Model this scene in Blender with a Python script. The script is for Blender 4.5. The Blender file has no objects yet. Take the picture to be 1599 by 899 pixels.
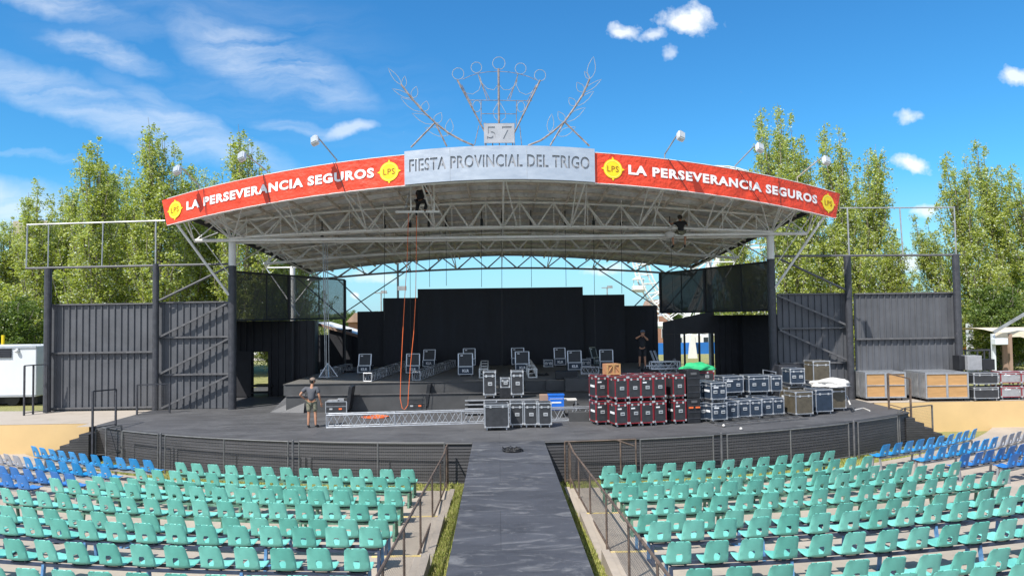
import bpy, bmesh, math, random
from mathutils import Vector, Matrix, Quaternion, Euler, noise
random.seed(7)
R = math.radians
PI = math.pi
scene = bpy.context.scene
COL = scene.collection
F = 1150.0
CAM = Vector((0, 0, 3.83))
AX = 0.27                      # middle axis of the stage and the walkway
CC = Vector((AX, 47.6, 0))     # centre of the seating arcs
# ------------------------------------------------------------ camera
cam_d = bpy.data.cameras.new('camera')
cam = bpy.data.objects.new('camera', cam_d); COL.objects.link(cam)
cam.location = CAM
cam.rotation_euler = (Matrix.Rotation(R(-1.12), 3, 'Z') @ Matrix.Rotation(R(92.17), 3, 'X') @ Matrix.Rotation(R(-0.8), 3, 'Z')).to_euler()
cam_d.sensor_width = 36; cam_d.lens = F * 36 / 1599
cam_d.clip_end = 6000; cam_d.clip_start = 0.1
scene.camera = cam
CR = cam.rotation_euler.to_matrix()
def ray(px, py):
    return CR @ Vector(((px - 799.5) / F, -(py - 449.5) / F, -1))
def on_y(px, py, Y):
    d = ray(px, py); return CAM + d * (Y / d.y)
def on_z(px, py, z=0.0):
    d = ray(px, py); return CAM + d * ((z - CAM.z) / d.z)
def proj(p):
    v = CR.transposed() @ (Vector(p) - CAM)
    if v.z > -0.1: return None
    return (799.5 + F * v.x / -v.z, 449.5 - F * v.y / -v.z)

# ------------------------------------------------------------ objects
def tag(o, label=None, cat=None, group=None, kind=None):
    if label: o['label'] = label
    if cat: o['category'] = cat
    if group: o['group'] = group
    if kind: o['kind'] = kind
    return o
def thing(name, label, cat, loc=(0, 0, 0), rz=0.0, group=None):
    o = bpy.data.objects.new(name, None); COL.objects.link(o)
    o.location = loc; o.rotation_euler = (0, 0, rz); o.empty_display_size = 0.3
    return tag(o, label, cat, group)
def dup(root, loc, rz=0.0, label=None, group=None, scale=None):
    r = root.copy(); COL.objects.link(r); r.location = loc; r.rotation_euler = (0, 0, rz)
    if scale: r.scale = scale
    if label: r['label'] = label
    if group: r['group'] = group
    for ch in list(root.children):
        c = ch.copy(); COL.objects.link(c); c.parent = r
        for g in ch.children:
            d = g.copy(); COL.objects.link(d); d.parent = c
    return r
class MB:
    def __init__(s): s.bm = bmesh.new()
    def box(s, c, size, rot=None):
        m = Matrix.Translation(Vector(c))
        if rot is not None:
            m = m @ (Matrix.Rotation(rot, 4, 'Z') if isinstance(rot, (int, float)) else rot.to_4x4())
        m = m @ Matrix.Diagonal((size[0], size[1], size[2], 1))
        bmesh.ops.create_cube(s.bm, size=1, matrix=m); return s
    def tube(s, pts, r, n=8, cap=True):
        """round bar along a list of points"""
        pts = [Vector(p) for p in pts]; rings = []
        rs = r if isinstance(r, (list, tuple)) else [r] * len(pts)
        up = None
        for i, p in enumerate(pts):
            a = pts[max(i - 1, 0)]; b = pts[min(i + 1, len(pts) - 1)]
            d = (b - a).normalized()
            if up is None:
                up = Vector((0, 0, 1)) if abs(d.z) < 0.9 else Vector((1, 0, 0))
            u = d.cross(up)
            if u.length < 1e-4: u = d.cross(Vector((0.3, 1, 0.2)))
            u.normalize(); v = d.cross(u).normalized()
            rings.append([s.bm.verts.new(p + (u * math.cos(2 * PI * k / n) + v * math.sin(2 * PI * k / n)) * rs[i]) for k in range(n)])
            up = v if abs(d.dot(v)) < 0.9 else up
            up = -up if False else up
        for i in range(len(rings) - 1):
            # align ring i+1 to ring i to avoid twists
            A, B = rings[i], rings[i + 1]
            best = min(range(n), key=lambda k: (A[0].co - pts[i] - (B[k].co - pts[i + 1])).length)
            B2 = B[best:] + B[:best]
            if (A[1].co - pts[i] - (B2[1].co - pts[i + 1])).length > (A[1].co - pts[i] - (B2[-1].co - pts[i + 1])).length:
                B2 = [B2[0]] + B2[1:][::-1]
            rings[i + 1] = B2
            for k in range(n):
                s.bm.faces.new((A[k], A[(k + 1) % n], B2[(k + 1) % n], B2[k]))
        if cap:
            s.bm.faces.new(rings[0][::-1]); s.bm.faces.new(rings[-1])
        return s
    def bar(s, a, b, w, h=None):
        """square bar from a to b; w sideways, h in the upright direction"""
        a = Vector(a); b = Vector(b); h = h or w
        d = b - a; L = d.length
        if L < 1e-5: return s
        q = d.to_track_quat('Y', 'Z')
        m = Matrix.Translation((a + b) / 2) @ q.to_matrix().to_4x4() @ Matrix.Diagonal((w, L, h, 1))
        bmesh.ops.create_cube(s.bm, size=1, matrix=m); return s
    def poly(s, pts):
        vs = [s.bm.verts.new(p) for p in pts]
        return s.bm.faces.new(vs)
    def prism(s, pts2, y0, y1, tf=None):
        """outline in (x,z) pushed from y0 to y1"""
        tf = tf or (lambda p: p)
        A = [s.bm.verts.new(tf(Vector((x, y0, z)))) for x, z in pts2]
        B = [s.bm.verts.new(tf(Vector((x, y1, z)))) for x, z in pts2]
        n = len(pts2)
        s.bm.faces.new(A); s.bm.faces.new(B[::-1])
        for i in range(n):
            s.bm.faces.new((A[i], B[i], B[(i + 1) % n], A[(i + 1) % n]))
        return s
    def ball(s, c, r, sub=1, sc=(1, 1, 1)):
        m = Matrix.Translation(Vector(c)) @ Matrix.Diagonal((sc[0], sc[1], sc[2], 1))
        bmesh.ops.create_icosphere(s.bm, subdivisions=sub, radius=r, matrix=m); return s
    def cyl(s, c, r, depth, axis='Z', n=16, r2=None):
        rot = {'Z': Matrix.Identity(4), 'X': Matrix.Rotation(PI / 2, 4, 'Y'), 'Y': Matrix.Rotation(PI / 2, 4, 'X')}[axis]
        bmesh.ops.create_cone(s.bm, segments=n, radius1=r, radius2=r if r2 is None else r2, depth=depth, cap_ends=True, cap_tris=False, matrix=Matrix.Translation(Vector(c)) @ rot)
        return s
    def build(s, name, mat, parent=None, smooth=False, bevel=0, loc=None, rz=0, normals=True):
        bm = s.bm
        if bevel:
            bmesh.ops.bevel(bm, geom=list(bm.edges), offset=bevel, segments=1, affect='EDGES', profile=0.5)
        if normals: bmesh.ops.recalc_face_normals(bm, faces=bm.faces)
        me = bpy.data.meshes.new(name); bm.to_mesh(me); bm.free()
        if mat is not None:
            for m in (mat if isinstance(mat, (list, tuple)) else [mat]): me.materials.append(m)
        if smooth: me.polygons.foreach_set('use_smooth', [True] * len(me.polygons))
        o = bpy.data.objects.new(name, me); COL.objects.link(o)
        if parent is not None: o.parent = parent
        if loc is not None: o.location = loc; o.rotation_euler = (0, 0, rz)
        return o

# ------------------------------------------------------------ materials
class NT:
    def __init__(s, tree): s.t = tree; s.n = tree.nodes; s.l = tree.links
    def node(s, typ, **kw):
        n = s.n.new(typ)
        for k, v in kw.items():
            if k == 'ins':
                for i, val in v.items():
                    if isinstance(val, bpy.types.NodeSocket): s.l.new(val, n.inputs[i])
                    else: n.inputs[i].default_value = val
            else: setattr(n, k, v)
        return n
    def math(s, op, a, b=0.0, c=None, clamp=False):
        n = s.node('ShaderNodeMath', operation=op, use_clamp=clamp)
        for i, v in enumerate([a, b] + ([c] if c is not None else [])):
            if isinstance(v, bpy.types.NodeSocket): s.l.new(v, n.inputs[i])
            else: n.inputs[i].default_value = v
        return n.outputs[0]
    def mixc(s, f, a, b, mode='MIX'):
        n = s.node('ShaderNodeMix', data_type='RGBA', blend_type=mode)
        for i, v in ((0, f), (6, a), (7, b)):
            if isinstance(v, bpy.types.NodeSocket): s.l.new(v, n.inputs[i])
            else: n.inputs[i].default_value = (*v, 1) if isinstance(v, tuple) and len(v) == 3 else v
        return n.outputs[2]
    def noise(s, vec, scale, detail=4, rough=0.55, dist=0.0):
        n = s.node('ShaderNodeTexNoise', ins={'Scale': scale, 'Detail': detail, 'Roughness': rough, 'Distortion': dist})
        if vec is not None: s.l.new(vec, n.inputs['Vector'])
        return n.outputs[0]
    def ramp(s, f, stops):
        n = s.node('ShaderNodeValToRGB'); s.l.new(f, n.inputs[0])
        e = n.color_ramp.elements
        while len(e) < len(stops): e.new(0.5)
        for i, (p, c) in enumerate(stops):
            e[i].position = p
            e[i].color = (*c, 1) if isinstance(c, tuple) else (c, c, c, 1)
        return n.outputs[0]
    def vec(s, v, scale=(1, 1, 1), rot=(0, 0, 0)):
        n = s.node('ShaderNodeMapping', ins={'Scale': scale, 'Rotation': rot}); s.l.new(v, n.inputs[0]); return n.outputs[0]
MATS = {}
def new_mat(name):
    m = bpy.data.materials.new(name); m.use_nodes = True
    t = NT(m.node_tree); b = t.n['Principled BSDF']
    MATS[name] = m
    return m, t, b
def mat(name, col, rough=0.6, metal=0.0, var=0.25, scale=3.0, bump=0.0, bscale=40.0, col2=None, stretch=(1, 1, 1), spec=0.5, objvar=0.0, wear=None, dist=0.003):
    m, t, b = new_mat(name)
    tc = t.node('ShaderNodeTexCoord').outputs['Object']
    v = t.vec(tc, stretch)
    n1 = t.noise(v, scale, 5, 0.6)
    f = t.ramp(n1, [(0.3, 0.0), (0.7, 1.0)])
    lo = tuple(max(0, c * (1 - var)) for c in col); hi = col2 or tuple(min(1, c * (1 + var)) for c in col)
    c = t.mixc(f, lo, hi)
    if wear:
        wn = t.noise(t.vec(tc, wear.get('stretch', (1, 1, 1))), wear['scale'], 6, 0.7)
        wf = t.ramp(wn, [(wear['lo'], 0.0), (wear['hi'], 1.0)])
        c = t.mixc(t.math('MULTIPLY', wf, wear.get('amt', 1.0)), c, wear['col'])
    if objvar:
        oi = t.node('ShaderNodeObjectInfo').outputs['Random']
        k = t.math('MULTIPLY_ADD', oi, 2 * objvar, 1 - objvar)
        hs = t.node('ShaderNodeHueSaturation', ins={'Value': k, 'Saturation': t.math('MULTIPLY_ADD', oi, -objvar * 0.8, 1 + objvar * 0.3), 'Color': c}); c = hs.outputs[0]
    t.l.new(c, b.inputs['Base Color'])
    b.inputs['Roughness'].default_value = rough; b.inputs['Metallic'].default_value = metal
    b.inputs['Specular IOR Level'].default_value = spec
    t.l.new(t.math('MULTIPLY_ADD', n1, 0.25, rough - 0.12, clamp=True), b.inputs['Roughness'])
    if bump:
        bn = t.noise(tc, bscale, 4, 0.6)
        bp = t.node('ShaderNodeBump', ins={'Strength': bump, 'Distance': dist, 'Height': bn})
        t.l.new(bp.outputs[0], b.inputs['Normal'])
    return m
M = {}
M['stage'] = mat('stage_floor_black', (0.045, 0.047, 0.054), 0.62, var=0.35, scale=1.3, stretch=(0.25, 1.2, 1), bump=0.5, bscale=18, wear=dict(scale=3.2, lo=0.52, hi=0.75, col=(0.15, 0.15, 0.155), stretch=(0.18, 1.6, 1), amt=0.5))
# plywood joints and scuffs on the walkway
def deck_mat(name, base, dust, px, py, amt):
    m, t, b = new_mat(name)
    tc = t.node('ShaderNodeTexCoord').outputs['Object']
    n1 = t.noise(t.vec(tc, (0.5, 1.1, 1)), 1.1, 8, 0.72, 0.6)
    n2 = t.noise(t.vec(tc, (0.45, 1.3, 1)), 1.5, 9, 0.72, 1.6)
    n3 = t.noise(tc, 26, 3, 0.7)
    c = t.mixc(t.ramp(n1, [(0.35, 0.0), (0.7, 1.0)]), tuple(x * 0.75 for x in base), tuple(x * 1.35 for x in base))
    c = t.mixc(t.math('MULTIPLY', t.ramp(n2, [(0.53, 0.0), (0.66, 1.0)]), amt), c, dust)
    c = t.mixc(t.math('MULTIPLY', t.ramp(t.noise(tc, 7, 5, 0.75, 1.2), [(0.63, 0.0), (0.68, 1.0)]), 0.5), c, (0.22, 0.22, 0.22))
    br = t.node('ShaderNodeTexBrick', ins={'Scale': 1.0, 'Mortar Size': 0.006, 'Brick Width': px, 'Row Height': py, 'Color1': (1, 1, 1, 1), 'Color2': (0.90, 0.90, 0.90, 1), 'Mortar': (0.55, 0.55, 0.55, 1)})
    br.offset = 0.5
    t.l.new(tc, br.inputs['Vector'])
    c = t.mixc(1.0, c, br.outputs[0], 'MULTIPLY')
    t.l.new(c, b.inputs['Base Color'])
    t.l.new(t.math('MULTIPLY_ADD', n1, 0.3, 0.45), b.inputs['Roughness'])
    bp = t.node('ShaderNodeBump', ins={'Strength': 0.5, 'Distance': 0.006, 'Height': t.math('ADD', t.math('MULTIPLY', n3, 0.3), n2)})
    t.l.new(bp.outputs[0], b.inputs['Normal'])
    return m
M['floor'] = deck_mat('stage_floor_black', (0.080, 0.080, 0.084), (0.13, 0.13, 0.132), 2.44, 1.22, 0.75)
M['walk'] = deck_mat('walkway_black', (0.058, 0.061, 0.071), (0.24, 0.24, 0.24), 40, 2.44, 0.6)
M['floor_up'] = deck_mat('upper_floor', (0.13, 0.125, 0.115), (0.16, 0.155, 0.14), 2.0, 1.0, 0.7)
M['black'] = mat('black_paint', (0.020, 0.021, 0.026), 0.62, var=0.3, scale=2.0, bump=0.3, bscale=20)
M['drop'] = mat('black_backdrop', (0.014, 0.016, 0.022), 0.7, var=0.45, scale=0.9, bump=0.8, bscale=2.2, dist=0.04, stretch=(1.5, 1, 0.3))
M['riser'] = mat('riser_black', (0.055, 0.056, 0.058), 0.6, var=0.25, scale=1.2, bump=0.2)
M['wall'] = mat('corrugated_black', (0.084, 0.088, 0.098), 0.55, var=0.18, scale=1.2, bump=0.15, bscale=15, wear=dict(scale=5, lo=0.62, hi=0.8, col=(0.10, 0.10, 0.11), stretch=(1, 1, 0.25), amt=0.5))
M['post'] = mat('post_black', (0.040, 0.042, 0.050), 0.5, var=0.3, scale=5, wear=dict(scale=8, lo=0.6, hi=0.72, col=(0.15, 0.14, 0.14), amt=0.6))
M['rail'] = mat('rail_grey', (0.10, 0.10, 0.105), 0.55, var=0.3, scale=5)
M['brickblk'] = None
M['white'] = mat('white_steel', (0.74, 0.73, 0.70), 0.5, var=0.12, scale=2, wear=dict(scale=6, lo=0.58, hi=0.75, col=(0.30, 0.25, 0.20), amt=0.6))
M['rafter'] = mat('rusty_cream_steel', (0.58, 0.52, 0.45), 0.6, var=0.2, scale=2.5, wear=dict(scale=4, lo=0.5, hi=0.7, col=(0.22, 0.13, 0.09), amt=0.6))
M['galv'] = mat('galvanised_steel', (0.36, 0.37, 0.38), 0.45, 0.5, var=0.2, scale=4)
M['alu'] = mat('aluminium', (0.52, 0.54, 0.57), 0.35, 0.75, var=0.1, scale=6)
M['alud'] = mat('aluminium_dull', (0.42, 0.43, 0.45), 0.5, 0.6, var=0.15, scale=6)
M['sheet'] = mat('roof_sheet', (0.74, 0.73, 0.71), 0.55, 0.1, var=0.25, scale=1.0, stretch=(1, 0.3, 1), wear=dict(scale=2.5, lo=0.5, hi=0.7, col=(0.34, 0.33, 0.32), amt=0.4))
M['red'] = mat('banner_red', (0.66, 0.050, 0.016), 0.6, var=0.1, scale=2, bump=1.0, bscale=1.5, dist=0.14, stretch=(1, 1, 0.4))
M['textw'] = mat('banner_white', (0.82, 0.80, 0.80), 0.6, var=0.03)
M['yellow'] = mat('banner_yellow', (0.85, 0.62, 0.01), 0.6, var=0.05)
M['yellow2'] = mat('banner_pale_yellow', (0.86, 0.74, 0.10), 0.6, var=0.05)
M['lps'] = mat('banner_brown', (0.30, 0.10, 0.01), 0.6, var=0.05)
M['panel'] = mat('brushed_sign_metal', (0.58, 0.60, 0.63), 0.34, 0.85, var=0.08, scale=2, stretch=(1, 1, 3))
M['signback'] = mat('sign_backing_metal', (0.36, 0.37, 0.40), 0.55, 0.3, var=0.1)
M['rod'] = mat('rusty_rod', (0.13, 0.10, 0.09), 0.6, var=0.4, scale=8, col2=(0.35, 0.3, 0.28))
M['hose'] = mat('pale_light_hose', (0.29, 0.30, 0.31), 0.5, var=0.15, scale=8)
M['concrete'] = mat('concrete', (0.38, 0.325, 0.265), 0.85, var=0.16, scale=0.9, bump=0.5, bscale=30, wear=dict(scale=1.8, lo=0.48, hi=0.72, col=(0.22, 0.195, 0.17), amt=0.7))
M['path'] = mat('path_concrete', (0.38, 0.33, 0.275), 0.85, var=0.14, scale=1.2, bump=0.3, bscale=30, wear=dict(scale=1.2, lo=0.48, hi=0.7, col=(0.30, 0.27, 0.24), amt=0.6))
M['cream'] = mat('cream_paint', (0.60, 0.42, 0.20), 0.8, var=0.06, scale=0.8, bump=0.2, bscale=25, wear=dict(scale=2.2, lo=0.6, hi=0.8, col=(0.5, 0.38, 0.22), amt=0.4))
M['stepyel'] = mat('step_edge_yellow', (0.68, 0.52, 0.20), 0.8, var=0.2, scale=6, wear=dict(scale=9, lo=0.5, hi=0.65, col=(0.36, 0.31, 0.25), amt=0.8))
M['teal'] = mat('teal_plastic', (0.155, 0.51, 0.425), 0.45, var=0.10, scale=4, objvar=0.12, wear=dict(scale=14, lo=0.62, hi=0.8, col=(0.20, 0.52, 0.42), amt=0.35))
M['blue'] = mat('sky_blue_plastic', (0.025, 0.27, 0.60), 0.4, var=0.1, scale=4, objvar=0.10)
M['navy'] = mat('deep_blue_plastic', (0.022, 0.17, 0.50), 0.4, var=0.1, scale=4, objvar=0.12)
M['greys'] = mat('grey_plastic', (0.36, 0.37, 0.40), 0.45, var=0.1, scale=4, objvar=0.08)
M['legblue'] = mat('blue_frame', (0.07, 0.19, 0.42), 0.5, var=0.3, scale=7, col2=(0.13, 0.32, 0.55))
M['leggreen'] = mat('green_frame', (0.05, 0.14, 0.09), 0.5, var=0.3, scale=7, col2=(0.15, 0.30, 0.22))
M['legdark'] = mat('dark_frame', (0.03, 0.045, 0.08), 0.55, var=0.3, scale=7)
M['fence'] = mat('fence_brown_steel', (0.085, 0.065, 0.055), 0.6, var=0.4, scale=6, col2=(0.17, 0.12, 0.09))
M['fencegrey'] = mat('fence_grey_steel', (0.11, 0.11, 0.11), 0.55, var=0.3, scale=6)
M['case'] = mat('case_black', (0.028, 0.030, 0.034), 0.5, var=0.25, scale=6, bump=0.1, bscale=80)
M['caseblue'] = mat('case_navy', (0.018, 0.032, 0.055), 0.5, var=0.25, scale=6)
M['casekhaki'] = mat('case_khaki', (0.085, 0.072, 0.05), 0.55, var=0.25, scale=6)
M['casegrey'] = mat('case_grey', (0.28, 0.285, 0.30), 0.55, var=0.15, scale=6)
M['cred'] = mat('case_red_edge', (0.26, 0.02, 0.03), 0.5, 0.2, var=0.25, scale=9)
M['plate'] = mat('dish_plate', (0.55, 0.56, 0.57), 0.4, 0.5, var=0.1)
M['stick'] = mat('white_sticker', (0.75, 0.76, 0.78), 0.6, var=0.05)
M['plastic'] = mat('black_plastic', (0.014, 0.015, 0.018), 0.45, var=0.3, scale=8)
M['ply'] = mat('plywood', (0.46, 0.26, 0.105), 0.65, var=0.18, scale=3, stretch=(0.4, 1, 4), wear=dict(scale=6, lo=0.5, hi=0.7, col=(0.36, 0.20, 0.08), stretch=(0.3, 1, 5), amt=0.5))
M['wood'] = mat('crate_wood', (0.42, 0.20, 0.10), 0.7, var=0.2, scale=5)
M['orange'] = mat('orange_strap', (0.80, 0.16, 0.04), 0.6, var=0.1)
M['bluecr'] = mat('blue_crate', (0.012, 0.13, 0.55), 0.45, var=0.1)
M['green'] = mat('green_cloth', (0.02, 0.38, 0.15), 0.8, var=0.15, scale=5, bump=0.3, bscale=8)
M['tarp'] = mat('white_tarp', (0.56, 0.54, 0.51), 0.75, var=0.1, scale=3, bump=0.5, bscale=6)
M['canvas'] = mat('cream_canvas', (0.62, 0.54, 0.42), 0.8, var=0.15, scale=3, bump=0.4, bscale=5)
M['trailer'] = mat('trailer_white', (0.62, 0.65, 0.68), 0.45, var=0.06, scale=0.7)
M['dark'] = mat('dark_vent', (0.03, 0.032, 0.04), 0.5, var=0.2)
M['skin'] = mat('skin', (0.40, 0.20, 0.12), 0.55, var=0.08)
M['shirtg'] = mat('shirt_grey', (0.085, 0.088, 0.10), 0.85, var=0.1, bump=0.4, bscale=30)
M['shirtb'] = mat('shirt_black', (0.016, 0.017, 0.021), 0.85, var=0.1)
M['camo'] = mat('camouflage', (0.06, 0.075, 0.045), 0.85, var=0.1, scale=14, col2=(0.30, 0.28, 0.20))
M['cap'] = mat('cap_cloth', (0.20, 0.15, 0.12), 0.8, var=0.15)
M['capblue'] = mat('cap_blue', (0.10, 0.14, 0.20), 0.8, var=0.15)
M['hair'] = mat('dark_hair', (0.02, 0.015, 0.012), 0.7, var=0.2)
M['shoe'] = mat('shoe_dark', (0.02, 0.02, 0.022), 0.6, var=0.2)
M['brickh'] = mat('far_brick', (0.30, 0.16, 0.11), 0.85, var=0.2, scale=1)
M['rooft'] = mat('far_roof_tile', (0.30, 0.20, 0.15), 0.85, var=0.2, scale=1)
M['carred'] = mat('car_red', (0.55, 0.02, 0.025), 0.3, var=0.05)
M['glass'] = mat('dark_glass', (0.03, 0.04, 0.05), 0.12, var=0.1)
M['pool'] = mat('blue_sheeting', (0.02, 0.15, 0.48), 0.5, var=0.1, scale=1)
M['bark'] = mat('poplar_bark', (0.22, 0.19, 0.155), 0.9, var=0.3, scale=3, bump=0.6, bscale=12, dist=0.02)
M['wheelw'] = mat('fairground_white', (0.70, 0.70, 0.68), 0.5, var=0.06)
M['lamp'] = mat('lamp_housing', (0.62, 0.63, 0.64), 0.4, 0.2, var=0.1)
M['lampglass'] = mat('lamp_glass', (0.35, 0.38, 0.40), 0.15, var=0.1)
M['arm'] = mat('lamp_arm', (0.42, 0.36, 0.30), 0.5, 0.2, var=0.2)
M['cable'] = mat('black_cable', (0.015, 0.015, 0.017), 0.5, var=0.2)

def siding():
    m, t, b = new_mat('black_siding')
    tc = t.node('ShaderNodeTexCoord').outputs['Object']
    sx = t.node('ShaderNodeSeparateXYZ'); t.l.new(tc, sx.inputs[0])
    z = t.math('FRACT', t.math('MULTIPLY', sx.outputs[2], 12.0))
    g = t.ramp(z, [(0.0, 0.25), (0.16, 1.0), (0.9, 0.95), (1.0, 0.5)])
    n1 = t.noise(t.vec(tc, (0.6, 0.6, 2)), 2.2, 5, 0.65)
    c = t.mixc(t.ramp(n1, [(0.3, 0.0), (0.75, 1.0)]), (0.020, 0.021, 0.024), (0.050, 0.050, 0.053))
    c = t.mixc(t.math('MULTIPLY', t.ramp(t.noise(tc, 2.0, 6, 0.7, 0.8), [(0.64, 0.0), (0.72, 1.0)]), 0.25), c, (0.14, 0.14, 0.14))
    t.l.new(c, b.inputs['Base Color']); b.inputs['Roughness'].default_value = 0.6
    bp = t.node('ShaderNodeBump', ins={'Strength': 1.0, 'Distance': 0.02, 'Height': g})
    t.l.new(bp.outputs[0], b.inputs['Normal'])
    return m
M['siding'] = siding()
M['boards'] = mat('black_lap_boards', (0.040, 0.040, 0.044), 0.6, var=0.3, scale=1.6, bump=0.2, stretch=(0.5, 0.5, 3), wear=dict(scale=2.2, lo=0.62, hi=0.72, col=(0.13, 0.13, 0.135), amt=0.35))
def grass():
    m, t, b = new_mat('grass')
    tc = t.node('ShaderNodeTexCoord').outputs['Object']
    n1 = t.noise(tc, 0.9, 6, 0.65); n2 = t.noise(tc, 9, 5, 0.75); n3 = t.noise(tc, 60, 3, 0.7)
    c = t.mixc(t.ramp(n1, [(0.35, 0.0), (0.65, 1.0)]), (0.17, 0.21, 0.045), (0.34, 0.32, 0.11))
    c = t.mixc(t.ramp(n2, [(0.42, 0.0), (0.7, 1.0)]), c, (0.42, 0.36, 0.17))
    c = t.mixc(1.0, c, t.ramp(n3, [(0.25, 0.45), (0.75, 1.25)]), 'MULTIPLY')
    t.l.new(c, b.inputs['Base Color']); b.inputs['Roughness'].default_value = 0.9
    bp = t.node('ShaderNodeBump', ins={'Strength': 0.9, 'Distance': 0.03, 'Height': n3}); t.l.new(bp.outputs[0], b.inputs['Normal'])
    return m
M['grass'] = grass()
def leafmat(name, cols, silver):
    m, t, b = new_mat(name)
    g = t.node('ShaderNodeNewGeometry')
    rnd = g.outputs['Random Per Island']
    stops = [(i / max(1, len(cols) - 1), c) for i, c in enumerate(cols)]
    c = t.ramp(rnd, stops)
    sil = t.ramp(t.math('FRACT', t.math('MULTIPLY', rnd, 17.3)), [(1 - silver - 0.01, 0.0), (1 - silver, 1.0)])
    c = t.mixc(sil, c, (0.55, 0.60, 0.52))
    t.l.new(c, b.inputs['Base Color']); b.inputs['Roughness'].default_value = 0.45
    tr = t.node('ShaderNodeBsdfTranslucent'); t.l.new(t.mixc(1.0, c, (1.35, 1.5, 0.6), 'MULTIPLY'), tr.inputs[0])
    mx = t.node('ShaderNodeMixShader', ins={0: 0.38}); t.l.new(b.outputs[0], mx.inputs[1]); t.l.new(tr.outputs[0], mx.inputs[2])
    t.l.new(mx.outputs[0], t.n['Material Output'].inputs[0])
    return m
M['leaf'] = leafmat('poplar_leaves', [(0.15, 0.20, 0.04), (0.34, 0.38, 0.07), (0.52, 0.54, 0.13), (0.25, 0.30, 0.06), (0.58, 0.59, 0.20)], 0.15)
M['leaf2'] = leafmat('dense_leaves', [(0.05, 0.09, 0.02), (0.11, 0.17, 0.035), (0.18, 0.23, 0.05)], 0.0)
def gridmat(name, col, cell, wire, wire2=None, base_alpha=0.0, bothdirs=True, rough=0.6):
    """woven net: opaque threads on a regular grid (uv in metres), clear between"""
    m, t, b = new_mat(name)
    uv = t.node('ShaderNodeUVMap').outputs[0]
    sx = t.node('ShaderNodeSeparateXYZ'); t.l.new(uv, sx.inputs[0])
    a = t.math('LESS_THAN', t.math('FRACT', t.math('DIVIDE', sx.outputs[0], cell)), wire / cell)
    c = t.math('LESS_THAN', t.math('FRACT', t.math('DIVIDE', sx.outputs[1], cell)), (wire2 or wire) / cell)
    f = t.math('MAXIMUM', a, c) if bothdirs else c
    if base_alpha: f = t.math('MAXIMUM', f, base_alpha)
    b.inputs['Base Color'].default_value = (*col, 1); b.inputs['Roughness'].default_value = rough
    tp = t.node('ShaderNodeBsdfTransparent')
    mx = t.node('ShaderNodeMixShader'); t.l.new(f, mx.inputs[0]); t.l.new(tp.outputs[0], mx.inputs[1]); t.l.new(b.outputs[0], mx.inputs[2])
    t.l.new(mx.outputs[0], t.n['Material Output'].inputs[0])
    return m
M['net'] = gridmat('wire_net', (0.12, 0.11, 0.10), 0.06, 0.0045)
M['net2'] = gridmat('wire_net_close', (0.11, 0.10, 0.10), 0.05, 0.009)
M['shade'] = gridmat('shade_cloth', (0.024, 0.025, 0.029), 0.012, 0.0076)
M['shade2'] = gridmat('open_mesh_cloth', (0.10, 0.102, 0.108), 0.020, 0.0095)

def quad_uv(name, pts, mat_, parent=None, thick=0.0):
    """four corner sheet with uv in metres (pts: bottom-left, bottom-right, top-right, top-left)"""
    bm = bmesh.new(); uvl = bm.loops.layers.uv.new('UVMap')
    p = [Vector(q) for q in pts]
    vs = [bm.verts.new(q) for q in p]; f = bm.faces.new(vs)
    w = (p[1] - p[0]).length; h = (p[3] - p[0]).length
    for l, uv in zip(f.loops, ((0, 0), (w, 0), (w, h), (0, h))): l[uvl].uv = uv
    me = bpy.data.meshes.new(name); bm.to_mesh(me); bm.free(); me.materials.append(mat_)
    o = bpy.data.objects.new(name, me); COL.objects.link(o)
    if parent is not None: o.parent = parent
    return o
# ============================================================ sky and sun
sun_az_vec = Vector((0.50, 0.58, -1.0)).normalized()     # the way the light travels
elev = math.asin(-sun_az_vec.z)
sd = bpy.data.lights.new('sun', 'SUN'); sd.energy = 4.4; sd.angle = R(0.53); sd.color = (1.0, 0.955, 0.89)
so = bpy.data.objects.new('sun', sd); COL.objects.link(so)
so.rotation_euler = sun_az_vec.to_track_quat('-Z', 'Y').to_euler(); so.location = (-30, -30, 60)
w = bpy.data.worlds.new('World'); scene.world = w; w.use_nodes = True
t = NT(w.node_tree); bg = t.n['Background']
sky = t.node('ShaderNodeTexSky'); sky.sky_type = 'NISHITA'; sky.sun_disc = False
sky.sun_elevation = elev
to_sun = -sun_az_vec
sky.sun_rotation = math.atan2(to_sun.x, to_sun.y)
sky.air_density = 1.0; sky.dust_density = 0.5; sky.ozone_density = 2.5
tc = t.node('ShaderNodeTexCoord').outputs['Generated']
sx = t.node('ShaderNodeSeparateXYZ'); t.l.new(tc, sx.inputs[0])
yy = t.math('MAXIMUM', t.math('ABSOLUTE', sx.outputs[1]), 0.05)
U = t.math('DIVIDE', sx.outputs[0], yy); V = t.math('DIVIDE', sx.outputs[2], yy)
def uvp(px, py): d = ray(px, py); return d.x / d.y, d.z / d.y
comb = t.node('ShaderNodeCombineXYZ'); t.l.new(U, comb.inputs[0]); t.l.new(V, comb.inputs[1])
P = comb.outputs[0]
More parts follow.
